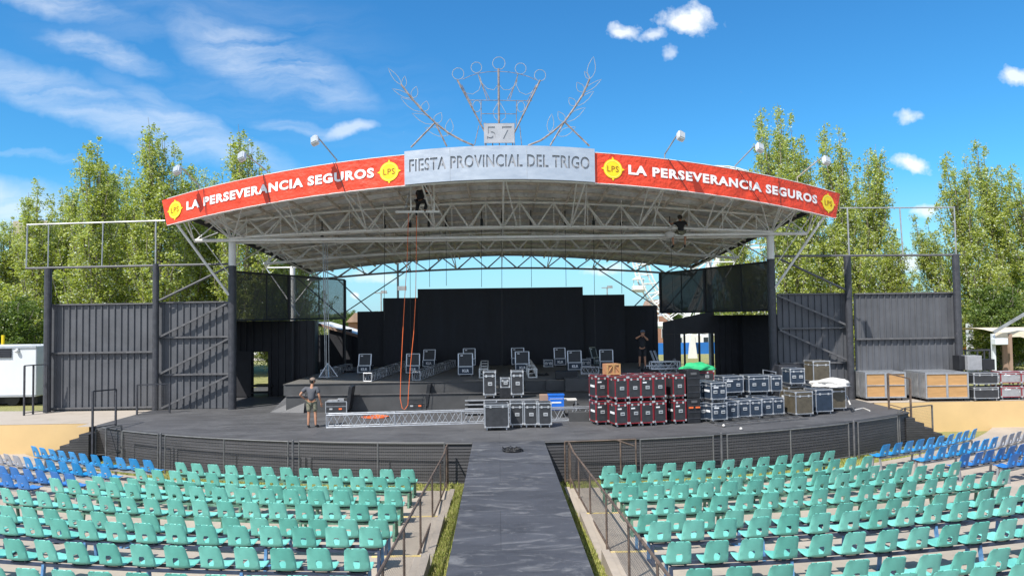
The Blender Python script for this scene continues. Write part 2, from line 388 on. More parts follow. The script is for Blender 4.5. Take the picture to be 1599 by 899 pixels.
# wisps: noise warped and stretched along the streak direction
def ell(px, py, lx, ly, ang):
    """soft ellipse mask centred on a sky direction; lengths in units of 1150 px"""
    u, v = uvp(px, py); ca, sa = math.cos(ang), math.sin(ang)
    du = t.math('SUBTRACT', Uw, u); dv = t.math('SUBTRACT', Vw, v)
    a = t.math('DIVIDE', t.math('ADD', t.math('MULTIPLY', du, ca), t.math('MULTIPLY', dv, sa)), lx / F)
    b = t.math('DIVIDE', t.math('SUBTRACT', t.math('MULTIPLY', dv, ca), t.math('MULTIPLY', du, sa)), ly / F)
    r2 = t.math('ADD', t.math('MULTIPLY', a, a), t.math('MULTIPLY', b, b))
    return t.math('SUBTRACT', 1.0, t.math('SQRT', r2), clamp=True)
warp = t.node('ShaderNodeTexNoise', ins={'Scale': 7.0, 'Detail': 5.0, 'Roughness': 0.6}); t.l.new(P, warp.inputs['Vector'])
ws = t.node('ShaderNodeSeparateColor'); t.l.new(warp.outputs['Color'], ws.inputs[0])
Uw = t.math('ADD', U, t.math('MULTIPLY', t.math('SUBTRACT', ws.outputs[0], 0.5), 0.09))
Vw = t.math('ADD', V, t.math('MULTIPLY', t.math('SUBTRACT', ws.outputs[1], 0.5), 0.07))
def streak(rot, sc, st, seed):
    mp = t.node('ShaderNodeMapping', ins={'Location': (seed, seed * 0.7, 0), 'Rotation': (0, 0, rot), 'Scale': st}); mp.vector_type = 'POINT'
    cb = t.node('ShaderNodeCombineXYZ'); t.l.new(Uw, cb.inputs[0]); t.l.new(Vw, cb.inputs[1]); t.l.new(cb.outputs[0], mp.inputs[0])
    return t.noise(mp.outputs[0], sc, 8, 0.62, 0.3)
s1 = streak(R(24), 3.6, (1.0, 7.5, 1), 1.3)
s2 = streak(R(22), 6.5, (1.0, 5.0, 1), 4.1)
def band(maskv, tex, lo, hi, amt):
    f = t.math('MULTIPLY', t.math('SMOOTH_MIN', t.math('MULTIPLY', maskv, 1.8), 1.0, 0.3), t.ramp(tex, [(lo, 0.0), (hi, 1.0)]))
    return t.math('MULTIPLY', f, amt)
def allmax(L):
    o = L[0]
    for x in L[1:]: o = t.math('MAXIMUM', o, x)
    return o
cirrus = allmax([
    band(ell(140, 165, 400, 44, R(-20)), s1, 0.25, 0.75, 0.95),
    band(ell(350, 225, 250, 40, R(-30)), s1, 0.25, 0.7, 0.95),
    band(ell(420, 95, 210, 60, R(-22)), s2, 0.30, 0.72, 0.95),
    band(ell(160, 78, 120, 26, R(-18)), s2, 0.30, 0.7, 0.8),
    band(ell(100, 5, 130, 28, R(-16)), s2, 0.3, 0.7, 0.8),
    band(ell(545, 202, 52, 16, R(14)), s2, 0.15, 0.6, 1.0),
    band(ell(470, 200, 90, 14, R(-10)), s2, 0.3, 0.7, 0.6),
    band(ell(80, 250, 120, 9, R(-10)), s2, 0.3, 0.7, 0.45),
    band(ell(-60, 320, 280, 60, R(-8)), s2, 0.1, 0.55, 1.0),
    band(ell(340, 60, 420, 170, R(-22)), s1, 0.42, 0.8, 0.22),
])
puffn = t.noise(P, 34, 7, 0.62)
def puff(px, py, lx, ly, ang=0.0, amt=1.0):
    m_ = ell(px, py, lx, ly, ang)
    v = t.math('ADD', t.math('MULTIPLY', m_, 1.25), t.math('MULTIPLY', t.math('SUBTRACT', puffn, 0.5), 1.5))
    return t.math('MULTIPLY', t.ramp(v, [(0.30, 0.0), (0.95, 1.0)]), amt)
puffs = allmax([puff(1078, 32, 72, 34, R(-8)), puff(975, 40, 44, 20, 0, 0.9), puff(1020, 48, 30, 14, 0, 0.7), puff(1418, 259, 48, 24, R(-4)), puff(1422, 180, 34, 18, 0, 0.7),
    puff(1450, 333, 36, 16, 0, 0.85), puff(1588, 115, 50, 22, 0, 0.85), puff(1046, 74, 16, 14, 0, 0.5), puff(556, 460, 14, 10), puff(940, 415, 60, 14, 0, 0.7),
    puff(1410, 410, 60, 26, 0, 0.8), puff(590, 428, 80, 16, 0, 0.5), puff(1180, 420, 90, 20, 0, 0.5), puff(200, 420, 300, 26, 0, 0.5), puff(-350, 150, 180, 60), puff(2100, 200, 200, 70)])
# a milky rim of far haze low over the horizon
low = t.math('MULTIPLY', t.ramp(V, [(0.0, 1.0), (0.2, 0.0)]), 0.6)
cl = t.math('MAXIMUM', t.math('MULTIPLY', cirrus, 0.56), puffs)
front = t.math('GREATER_THAN', sx.outputs[2], -0.02)
# unseen cloud bank added behind the camera to brighten the shaded stage and roof
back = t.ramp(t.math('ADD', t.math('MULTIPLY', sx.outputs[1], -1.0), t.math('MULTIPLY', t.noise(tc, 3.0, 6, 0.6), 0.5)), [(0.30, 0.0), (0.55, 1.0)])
cl = t.math('MULTIPLY', cl, front)
hs = t.node('ShaderNodeHueSaturation', ins={'Saturation': 1.15, 'Value': 1.0}); t.l.new(sky.outputs[0], hs.inputs['Color'])
skyc = t.mixc(1.0, hs.outputs[0], (0.27, 0.64, 0.80), 'MULTIPLY')
skyc = t.mixc(low, skyc, (2.6, 3.6, 4.6))
skyc = t.mixc(cl, skyc, (4.6, 4.85, 5.1))
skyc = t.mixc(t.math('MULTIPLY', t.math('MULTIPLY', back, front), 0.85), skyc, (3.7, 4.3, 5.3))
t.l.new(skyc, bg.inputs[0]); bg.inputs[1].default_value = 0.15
scene.view_settings.view_transform = 'Standard'; scene.view_settings.look = 'None'
scene.view_settings.exposure = 0.6; scene.view_settings.gamma = 1; scene.view_settings.use_curve_mapping = False
scene.cycles.max_bounces = 6; scene.cycles.transparent_max_bounces = 24
scene.cycles.use_denoising = True

# ============================================================ ground, terraces
def struct(o): o['kind'] = 'structure'; return o
RS = 25.0      # radius of the stage front edge
def arc_pt(r, a, z=0.0): return Vector((CC.x + r * math.sin(a), CC.y - r * math.cos(a), z))
def wallY(x):  # the line of the cream retaining walls
    return 28.3 if x < AX else 30.6
# upper ground behind everything and side terraces: one sheet to the horizon with the seating bowl left out
g = MB(); 
EL = math.asin(15.2 / RS)
def uppoly():
    pts = []
    n = 40
    for i in range(n + 1):
        a = -EL + 2 * EL * i / n
        pts.append(arc_pt(RS - 0.35, a, -0.02))
    return pts
up = uppoly()
left_edge = [Vector((-2500, 28.3 + 0.15, -0.02)), Vector((-15.0, 28.45, -0.02))]
right_edge = [Vector((15.6, 30.75, -0.02)), Vector((2500, 30.75, -0.02))]
ring = left_edge + [p for p in up] + right_edge + [Vector((2500, 4500, -0.02)), Vector((-2500, 4500, -0.02))]
bnd = [Vector((-2500, 28.45, -0.02)), Vector((-60, 28.45, -0.02)), Vector((-14.95, 28.45, -0.02))] + up + [Vector((15.45, 30.75, -0.02)), Vector((60, 30.75, -0.02)), Vector((2500, 30.75, -0.02))]
for i in range(len(bnd) - 1):
    p, q = bnd[i], bnd[i + 1]
    if q.x > p.x: g.poly([p, q, (q.x, 60, -0.02), (p.x, 60, -0.02)])
g.poly([(-2500, 60, -0.02), (2500, 60, -0.02), (2500, 4500, -0.02), (-2500, 4500, -0.02)])
struct(g.build('ground', M['grass']))
g = MB(); g.poly([(-400, -60, -1.25), (400, -60, -1.25), (400, 50, -1.25), (-400, 50, -1.25)])
struct(g.build('lawn', M['grass']))
# pale paved strip along the top of the retaining walls
g = MB()
g.poly([(-60, 28.30, 0.0), (-14.9, 28.30, 0.0), (-14.9, 32.3, 0.0), (-60, 34.5, 0.0)])
g.poly([(15.0, 30.6, 0.0), (60, 30.6, 0.0), (60, 36, 0.0), (15.0, 33.5, 0.0)])
g.poly([(-15.5, 28.30, 0.0), (-14.9, 28.30, 0.0), (-14.9, 27.4, 0.0), (-15.5, 27.4, 0.0)])
struct(g.build('path', M['path']))
# terraces: flat ring sectors with risers
def ground_z(r):
    steps = [(27.95, -1.10), (30.4, -0.995), (34.05, -0.77), (37.7, -0.50), (41.3, -0.27), (45, -0.03), (48.6, 0.2), (52.3, 0.45), (60, 0.7)]
    for rr, z in steps:
        if r < rr: return z
    return 0.8
edges = [26.5, 27.95, 30.4, 34.05, 37.7, 41.3, 45, 48.6, 52.3, 60]
def terrace(side):
    b = MB(); n = 72
    xin = -1.42 if side < 0 else 1.96
    for i in range(len(edges) - 1):
        r0, r1 = edges[i], edges[i + 1]; z = ground_z((r0 + r1) / 2); zp = -1.26 if i == 0 else ground_z(r0 - 0.1)
        def angs(r):
            a0 = math.asin((xin - AX) / r); a1 = side * R(78)
            return [a0 + (a1 - a0) * k / n for k in range(n + 1)]
        A0, A1 = angs(r0), angs(r1)
        P0 = [arc_pt(r0, a, z) for a in A0]; P1 = [arc_pt(r1, a, z) for a in A1]; Q0 = [arc_pt(r0, a, zp) for a in A0]
        for k in range(n):
            b.poly([P0[k], P0[k + 1], P1[k + 1], P1[k]])
            b.poly([Q0[k], Q0[k + 1], P0[k + 1], P0[k]])
        b.poly([Vector((xin, P0[0].y, z)), Vector((xin, P1[0].y, z)), Vector((xin, P1[0].y, -1.5)), Vector((xin, P0[0].y, -1.5))])
    o = b.build('terrace', M['concrete']); return struct(o)
terrace(-1); terrace(1)
# yellow painted step edges in the two aisles next to the walkway
b = MB()
for r in (30.4, 34.05, 37.7):
    z = ground_z(r + 0.1)
    for x0, x1 in ((-2.35, -1.46), (2.0, 2.85)):
        y = CC.y - math.sqrt(r * r - ((x0 + x1) / 2 - AX) ** 2)
        b.box(((x0 + x1) / 2, y - 0.03, z + 0.004), (x1 - x0, 0.07, 0.012))
struct(b.build('step_marking', M['stepyel']))
# kerbs that hold the terraces along the two grass strips
for xin, lab in ((-1.36, 'left'), (1.90, 'right')):
    b = MB()
    for i in range(len(edges) - 1):
        r0, r1 = edges[i], edges[i + 1]; z = ground_z((r0 + r1) / 2)
        y0 = CC.y - math.sqrt(r0 ** 2 - 2.7); y1 = CC.y - math.sqrt(r1 ** 2 - 2.7)
        if y1 < -12: y1 = -12
        b.box((xin, (y0 + y1) / 2, (z + 0.05 - 1.5) / 2), (0.14, y0 - y1, z + 0.05 + 1.5))
    struct(b.build('kerb', M['concrete']))
# grass strips beside the walkway rise with the seats
for x0, x1 in ((-1.30, -0.80), (1.34, 1.84)):
    b = MB()
    ys = [22.3 - i for i in range(34)]
    for i in range(len(ys) - 1):
        za = -1.2 + 0.055 * (22.3 - ys[i]); zb_ = -1.2 + 0.055 * (22.3 - ys[i + 1])
        b.poly([(x0, ys[i], za), (x1, ys[i], za), (x1, ys[i + 1], zb_), (x0, ys[i + 1], zb_)])
    struct(b.build('grass_strip', M['grass']))
# tufts of grass: small blades
def tufts(name, spots, h=0.06, seed=1):
    rnd = random.Random(seed); bm = bmesh.new()
    for (x, y, z) in spots:
        for k in range(3):
            a = rnd.random() * 2 * PI; hh = h * rnd.uniform(0.5, 1.5); w_ = 0.006 + 0.006 * rnd.random()
            dx, dy = math.cos(a) * w_, math.sin(a) * w_; lx, ly = rnd.uniform(-.5, .5) * hh, rnd.uniform(-.5, .5) * hh
            bx_, by_ = x + rnd.uniform(-.03, .03), y + rnd.uniform(-.03, .03)
            v = [bm.verts.new((bx_ - dx, by_ - dy, z)), bm.verts.new((bx_ + dx, by_ + dy, z)), bm.verts.new((bx_ + lx, by_ + ly, z + hh))]
            bm.faces.new(v)
    me = bpy.data.meshes.new(name); bm.to_mesh(me); bm.free(); me.materials.append(M['blade'])
    o = bpy.data.objects.new(name, me); COL.objects.link(o); o['kind'] = 'stuff'
    tag(o, 'short yellow green grass growing on the strips and lawn before the stage', 'grass'); return o
m, tt, bb = new_mat('grass_blade')
rr_ = tt.node('ShaderNodeNewGeometry').outputs['Random Per Island']
tt.l.new(tt.ramp(rr_, [(0.0, (0.16, 0.22, 0.03)), (0.6, (0.34, 0.36, 0.08)), (1.0, (0.50, 0.44, 0.18))]), bb.inputs['Base Color']); bb.inputs['Roughness'].default_value = 0.7
M['blade'] = m
rnd = random.Random(5); spots = []
for i in range(9000):
    x = rnd.choice([rnd.uniform(-1.29, -0.82), rnd.uniform(1.36, 1.82)]); y = rnd.uniform(9, 22)
    spots.append((x, y, -1.205 + 0.055 * (22.3 - y)))
for i in range(9000):
    a = rnd.uniform(-0.62, 0.62); r = rnd.uniform(25.05, 26.3); p = arc_pt(r, a)
    if -0.85 < p.x < 1.4: continue
    spots.append((p.x, p.y, -1.25))
tufts('grass', spots, 0.07)

# ============================================================ stage body and walkway
b = MB(); n = 64
top = [arc_pt(RS, -EL + 2 * EL * i / n, 0.004) for i in range(n + 1)]
poly = top + [Vector((15.0, 33.2, 0.004)), Vector((13.0, 44, 0.004)), Vector((-13.0, 44, 0.004)), Vector((-14.9, 32.2, 0.004))]
for i in range(n):
    p, q = top[i], top[i + 1]; b.poly([p, q, (q.x, 32.2, 0.004), (p.x, 32.2, 0.004)])
b.poly([(-14.9, 32.2, 0.004), (15.2, 32.2, 0.004), (13.5, 44, 0.004), (-13.5, 44, 0.004)])
stage = thing('stage', 'wide black stage floor with a curved front, below the steel roof', 'stage')
b.build('floor', M['floor'], stage)
b = MB()
a_w0 = math.asin((-0.83 - AX) / RS); a_w1 = math.asin((1.36 - AX) / RS)
for lo, hi in ((-EL, a_w0), (a_w1, EL)):
    k = 30; b = MB()
    for i in range(k):
        a0 = lo + (hi - lo) * i / k; a1 = lo + (hi - lo) * (i + 1) / k
        NB = 13; hb = 1.24 / NB
        for q in range(NB):
            zt_, zb2 = 0.0 - q * hb, -(q + 1) * hb
            b.poly([arc_pt(RS + 0.020, a0, zb2 + 0.004), arc_pt(RS + 0.020, a1, zb2 + 0.004), arc_pt(RS, a1, zt_), arc_pt(RS, a0, zt_)])
            b.poly([arc_pt(RS + 0.020, a0, zb2 + 0.004), arc_pt(RS, a0, zb2), arc_pt(RS, a1, zb2), arc_pt(RS + 0.020, a1, zb2 + 0.004)])
    b.build('front_wall', M['boards'], stage)
    b = MB(); b.tube([arc_pt(RS + 0.03, lo + (hi - lo) * i / k, -0.035) for i in range(k + 1)], 0.035, 4)
    b.build('edge_rail', M['riser'], stage)
# walkway
wk = thing('walkway', 'long straight black walkway running from the stage between the seats', 'walkway')
b = MB(); b.box((AX, 22.62 - 9.5, -0.004), (2.18, 19.0, 0.03)); b.build('deck', M['walk'], wk)
b = MB()
for x in (AX - 1.06, AX + 1.06): b.box((x, 22.6 - 9.5, -0.65), (0.04, 18.9, 1.25))
b.box((AX, 3.7, -0.6), (2.1, 0.04, 1.1))
b.build('side_wall', M['riser'], wk)
# black stairs at both ends of the stage, climbing from the lawn
for sgn, xs, y0, y1, lab in ((-1, -14.75, 26.9, 28.25, 'black steps climbing to the stage end beside the left cream wall'), (1, 15.25, 27.5, 30.5, 'black steps climbing to the stage end beside the right cream wall')):
    st = thing('stairs', lab, 'stairs', group='steps at both ends of the stage')
    for i in range(6):
        z = -0.2 * (i + 1) + 0.0
        b = MB(); xa = xs + sgn * 0.34 * i; 
        b.box((xa + sgn * 0.17, (y0 + y1) / 2, (z - 1.26) / 2), (0.34 - 0.002 * i, y1 - y0, max(0.02, z + 1.26)))
        b.build('step', M['siding'], st)
# retaining walls
b = MB(); b.box((-39.4, 28.40, -0.64), (47.8, 0.2, 1.26)); o = b.build('retaining_wall', M['cream']); tag(o, 'cream painted retaining wall left of the stage, below the white trailer', 'wall')
b = MB(); b.box((38.3, 30.70, -0.64), (45.3, 0.2, 1.26)); o = b.build('retaining_wall', M['cream']); tag(o, 'cream painted retaining wall right of the stage, below the plywood cases', 'wall')
# lower stage step: two risers in the middle of the stage, upper floor 1.1 m
us = thing('upper_stage', 'raised rear stage floor on two long black risers', 'stage', (0, 0, 0))
b = MB(); b.box((AX + 0.1, 35.8, 0.34), (18.2, 10.6, 0.66)); b.build('lower_riser', M['riser'], us)
b = MB()
b.box((-4.62, 36.05, 0.88), (8.64, 10.3, 0.44)); b.box((5.2, 36.05, 0.88), (8.2, 10.3, 0.44)); b.box((0.4, 37.1, 0.88), (1.4, 8.2, 0.435))
b.build('upper_riser', M['riser'], us)
b = MB(); b.box((-4.62, 36.05, 1.112), (8.68, 10.34, 0.02)); b.box((5.2, 36.05, 1.112), (8.24, 10.34, 0.02)); b.box((0.4, 37.1, 1.109), (1.4, 8.2, 0.018))
b.build('upper_floor', M['floor_up'], us)
b = MB(); b.box((AX + 0.1, 30.47, 0.685), (18.2, 0.05, 0.02)); b.box((-4.6, 30.87, 1.13), (8.6, 0.04, 0.012)); b.build('edge_strip', M['rail'], us)
b = MB()
for i, (y, z) in enumerate(((31.05, 0.80), (31.45, 0.92), (31.85, 1.04))):
    b.box((0.4, y + 0.6, z / 2 + 0.33), (1.38, 1.2, z - 0.66))
b.build('middle_steps', M['floor_up'], us)
# black ramp leaning at the left end of the risers
rp = MB(); A = on_z(426, 644); B_ = on_z(478, 646)
P0 = Vector((A.x, A.y, 0.02)); P1 = Vector((B_.x, B_.y - .2, 0.02)); P2 = Vector((-8.75, 31.0, 0.66)); P3 = Vector((-9.6, 32.3, 0.98)); 
P3 = Vector((-8.6, 32.6, 1.12)); P2 = Vector((-8.0, 30.7, 0.68)); P1 = on_z(474, 645) + Vector((0, 0, .02)); P0 = on_z(422, 644) + Vector((0, 0, .02))
dn = Vector((0, 0, -0.06))
for q in ([P0, P1, P2, P3],): rp.poly(q)
rp.poly([P3 + dn, P2 + dn, P1 + dn, P0 + dn])
for a, c in ((P0, P1), (P1, P2), (P2, P3), (P3, P0)): rp.poly([a, c, c + dn, a + dn])
o = rp.build('ramp', M['floor']); tag(o, 'sloping black plywood ramp at the left end of the rear stage', 'ramp')

# ============================================================ backdrop
bw = thing('backdrop', 'stepped black backdrop wall closing the rear of the stage', 'wall')
pan = [(558, 602, 486, 41.6), (598, 655, 465, 41.3), (652, 910, 449.5, 41.0), (906, 975, 460, 41.3), (970, 1026, 477, 41.6)]
for i, (x0, x1, yt, Y) in enumerate(pan):
    a = on_y(x0, yt, Y); c = on_y(x1, yt, Y); zt = (a.z + c.z) / 2
    b = MB(); b.box(((a.x + c.x) / 2, Y + 0.1, zt / 2), (c.x - a.x, 0.2, zt)); b.build('panel', M['drop'], bw)
for x0, x1, y0, z1 in ((-13, -7.95, 43.0, 2.9),):
    b = MB(); b.box(((x0 + x1) / 2, y0, z1 / 2), (x1 - x0, 0.15, z1)); b.build('panel', M['drop'], bw)
# ============================================================ side walls of corrugated sheet
def ribbed(b, x0, x1, z0, z1, Y, pitch=0.27, depth=0.055, phase=0.0):
    """sheet facing -Y with narrow upright ribs"""
    n = max(1, int((x1 - x0) / pitch)); p = (x1 - x0) / n
    prof = []
    for i in range(n):
        x = x0 + i * p
        prof += [(x, 0), (x + p - 0.075, 0), (x + p - 0.055, depth), (x + p - 0.02, depth), (x + p, 0)]
    lo = [b.bm.verts.new((x, Y - d, z0)) for x, d in prof]; hi = [b.bm.verts.new((x, Y - d, z1)) for x, d in prof]
    for i in range(len(prof) - 1): b.bm.faces.new((lo[i], lo[i + 1], hi[i + 1], hi[i]))
    b.box(((x0 + x1) / 2, Y + 0.03, (z0 + z1) / 2), (x1 - x0, 0.02, z1 - z0))
def sidewall(label, secs, posts, tops, frame_, zbase=0.0):
    wt = thing('corrugated_wall', label, 'wall', (0, 0, 0), 0, 'black corrugated side walls')
    Yp, Yw = 32.0, 32.32
    for (x0, x1, ytop, rails, diags) in secs:
        a = on_y(x0, ytop, Yw); c = on_y(x1, ytop, Yw); z1 = on_y((x0 + x1) / 2, ytop, Yw).z
        b = MB(); ribbed(b, a.x, c.x, 0.02, z1, Yw); b.build('sheet_panel', M['wall'], wt)
        b = MB()
        b.bar((a.x, Yw - 0.07, z1 - 0.02), (c.x, Yw - 0.07, z1 - 0.02), 0.08, 0.06)
        for ry in rails:
            zr_ = on_y((x0 + x1) / 2, ry, Yw).z
            b.bar((a.x, Yw - 0.10, zr_), (c.x, Yw - 0.10, zr_), 0.12, 0.07)
        b.build('rail', M['rail'], wt)
        for (dx0, dy0, dx1, dy1) in diags:
            b = MB(); b.bar(on_y(dx0, dy0, Yw - 0.24), on_y(dx1, dy1, Yw - 0.24), 0.10, 0.08); b.build('diagonal_brace', M['rail'], wt)
    for (px, yt, r) in posts:
        p = on_y(px, yt, Yp); x = on_y(px, 560, Yp).x
        b = MB(); b.cyl((x, Yp, p.z / 2), r, p.z, n=14); b.build('post', M['post'], wt, smooth=False)
    for (x0, y0, x1, y1, r) in frame_:
        b = MB(); b.tube([on_y(x0, y0, Yp), on_y(x1, y1, Yp)], r, 8); b.build('frame_bar', M['rail'] if r > 0.04 else M['galv'], wt)
    return wt
sidewall('black corrugated wall left of the stage, with zigzag bracing beside the white trailer',
    [(80, 241, 474, [550, 636], []),
     (247, 359, 471, [526, 584], [(249, 526, 358, 472), (249, 584, 358, 528), (250, 638, 358, 586)])],
    [(74, 420, 0.15), (243, 412, 0.13)], None,
    [(40, 419, 362, 412, 0.05), (249, 469, 360, 415, 0.05), (42, 351, 258, 344.5, 0.035), (43, 350, 41, 419, 0.03), (76, 350, 75, 419, 0.025), (161, 348, 159, 417, 0.025), (243.5, 346, 243, 413, 0.035)])
sidewall('black corrugated wall right of the stage, behind the plywood sided cases',
    [(1213, 1324, 458, [512, 566], [(1213, 461, 1326, 509), (1217, 515, 1328, 564)]),
     (1333, 1497, 457, [528], [])],
    [(1328, 400, 0.15), (1498, 397, 0.15)], None,
    [(1210, 400, 1500, 398, 0.05), (1217, 404, 1324, 454, 0.05), (1312, 325, 1491, 324, 0.03), (1323, 325, 1326, 399, 0.035), (1405, 325, 1410, 399, 0.03), (1490, 325, 1493, 398, 0.03)])

# ============================================================ the roof
HALF = 13.45
def Yf(x): return 25.8 + (x - AX) ** 2 / 42.0
def zb(x): return 8.60 - 0.85 * (abs(x - AX) / 13.4) ** 1.6
def hw(Y): return 13.45 + (10.9 - 13.45) * max(0, min(1, (Y - 30.1) / 12.0))
def zr(x, Y):
    u = min(1.1, abs(x - AX) / hw(Y))
    s = 0.155 if Y > 32 else 0.11
    return 8.95 - 0.85 * u ** 1.6 + s * (32 - Y)
def rpt(u, v, dz=0.0):
    xf = AX + HALF * u; yf = Yf(xf) + 0.12; xb = AX + 10.9 * u; yb = 42.35
    x = xf + (xb - xf) * v; y = yf + (yb - yf) * v
    return Vector((x, y, zr(x, y) + dz))
roof = thing('stage_roof', 'arched white steel lattice roof over the stage on four columns', 'roof')
b = MB(); nu, nv = 252, 14
rows = []
for j in range(nv + 1):
    row = []
    for i in range(nu + 1):
        u = -1 + 2 * i / nu; d = 0.035 if i % 4 in (0,) else 0.0
        row.append(b.bm.verts.new(rpt(u, j / nv, 0.08 + d)))
    rows.append(row)
for j in range(nv):
    for i in range(nu): b.bm.faces.new((rows[j][i], rows[j][i + 1], rows[j + 1][i + 1], rows[j + 1][i]))
b.build('roof_sheet', M['sheet'], roof)
for j in range(15):
    v = 0.03 + 0.955 * j / 14; b = MB()
    pts = [rpt(-1 + 2 * k / 24, v, 0.02) for k in range(25)]
    for k in range(24): b.bar(pts[k], pts[k + 1], 0.07, 0.11)
    b.build('purlin', M['rafter'], roof)
for s in (-1, 1):
    b = MB(); pts = [rpt(s, k / 6, -0.02) for k in range(7)]
    for k in range(6): b.bar(pts[k], pts[k + 1], 0.08, 0.20)
    b.build('side_beam', M['dark'], roof)
US = [i / 9 for i in range(-9, 10)]
for u in US[1:-1]:
    b = MB(); pts = [rpt(u, k / 8, -0.10) for k in range(9)]
    for k in range(8): b.bar(pts[k], pts[k + 1], 0.07, 0.12)
    b.build('rafter', M['rafter'], roof)
def truss(name, Y, half, topdz, botf, npan, rc, rw, mat_, double=0.0, droppers=False):
    tr = MB()
    N = npan * 2
    def tz(x): return zr(x, Y) + topdz
    xs = [AX - half + 2 * half * i / N for i in range(N + 1)]
    offs = (-double, double) if double else (0,)
    tr.tube([(x, Y, tz(x)) for x in xs], rc, 6)
    for o in offs:
        tr.tube([(x, Y + o, botf((x - AX) / half)) for x in xs], rc, 6)
        for i in range(N):
            a = xs[i]; c = xs[i + 1]
            if i % 2 == 0: tr.tube([(a, Y + o, botf((a - AX) / half)), (c, Y, tz(c))], rw, 5)
            else: tr.tube([(a, Y, tz(a)), (c, Y + o, botf((c - AX) / half))], rw, 5)
    if droppers:
        for i in range(1, N, 2):
            x = xs[i]; tr.tube([(x, Y - double, tz(x) + 0.15), (x, Y - double, botf((x - AX) / half))], 0.016, 5)
    return tr.build(name, mat_, roof)
bf1 = lambda u: 7.68 - 0.35 * u * u
bf2 = lambda u: 7.14 - 0.55 * u * u
bf3 = lambda u: 6.55 - 0.55 * u * u
truss('front_truss', 32.0, 11.75, -0.16, bf1, 16, 0.055, 0.036, M['white'], 0.30, True)
truss('middle_truss', 37.0, 11.9, -0.14, bf2, 15, 0.045, 0.032, M['white'], 0.22)
truss('rear_truss', 41.9, 11.0, -0.12, bf3, 13, 0.05, 0.035, M['galv'], 0.18)
b = MB(); b.tube([(AX - 13.2, 31.72, 7.24), (AX + 13.2, 31.72, 7.24)], 0.065, 8); b.tube([(AX - 11.7, 32.25, 7.18), (AX + 11.7, 32.25, 7.18)], 0.05, 8); b.build('tie_beam', M['white'], roof)
# lattice running front to back
for k in range(-4, 5):
    x = AX + k * 2.75; b = MB(); u1 = (x - AX) / 11.75
    A = Vector((x, 32, bf1(u1))); B_ = Vector((x * 0.97, 37, bf2(u1))); C_ = Vector((x * 0.94, 41.9, bf3(u1 * 0.95)))
    def up_(Y, xx): return Vector((xx, Y, zr(xx, Y) - 0.12))
    b.tube([A, B_, C_], 0.03, 5)
    b.tube([A, up_(34.5, x * .985), B_, up_(39.5, x * .955), C_], 0.026, 5)
    b.build('cross_truss', M['white'], roof)
# brackets holding the overhang in front of the columns
for k in range(-4, 5):
    x = AX + k * 2.93; yf = Yf(x) + 0.2
    b = MB(); u1 = min(1, abs(x - AX) / 11.75)
    b.tube([(x, yf, zb(x) + 0.05), (x, 32 - 0.3, bf1(u1))], 0.035, 6)
    b.tube([(x, yf, zb(x) + 0.05), (x, yf, zb(x) + 1.05)], 0.04, 6)
    b.tube([(x + 0.05, yf, zb(x) + 0.1), (x + 0.6, 31.7, bf1(u1))], 0.03, 6)
    b.tube([(x, (yf + 32) / 2, zr(x, (yf + 32) / 2) - 0.1), (x, 31.7, bf1(u1))], 0.03, 6)
    b.build('bracket', M['white'], roof)
# front edge beam
b = MB()
for dz in (0.03, 1.06):
    pts = [(AX - HALF + 2 * HALF * i / 40, Yf(AX - HALF + 2 * HALF * i / 40) + 0.16, zb(AX - HALF + 2 * HALF * i / 40) + dz) for i in range(41)]
    b.tube(pts, 0.045, 6)
b.build('edge_beam', M['white'], roof)
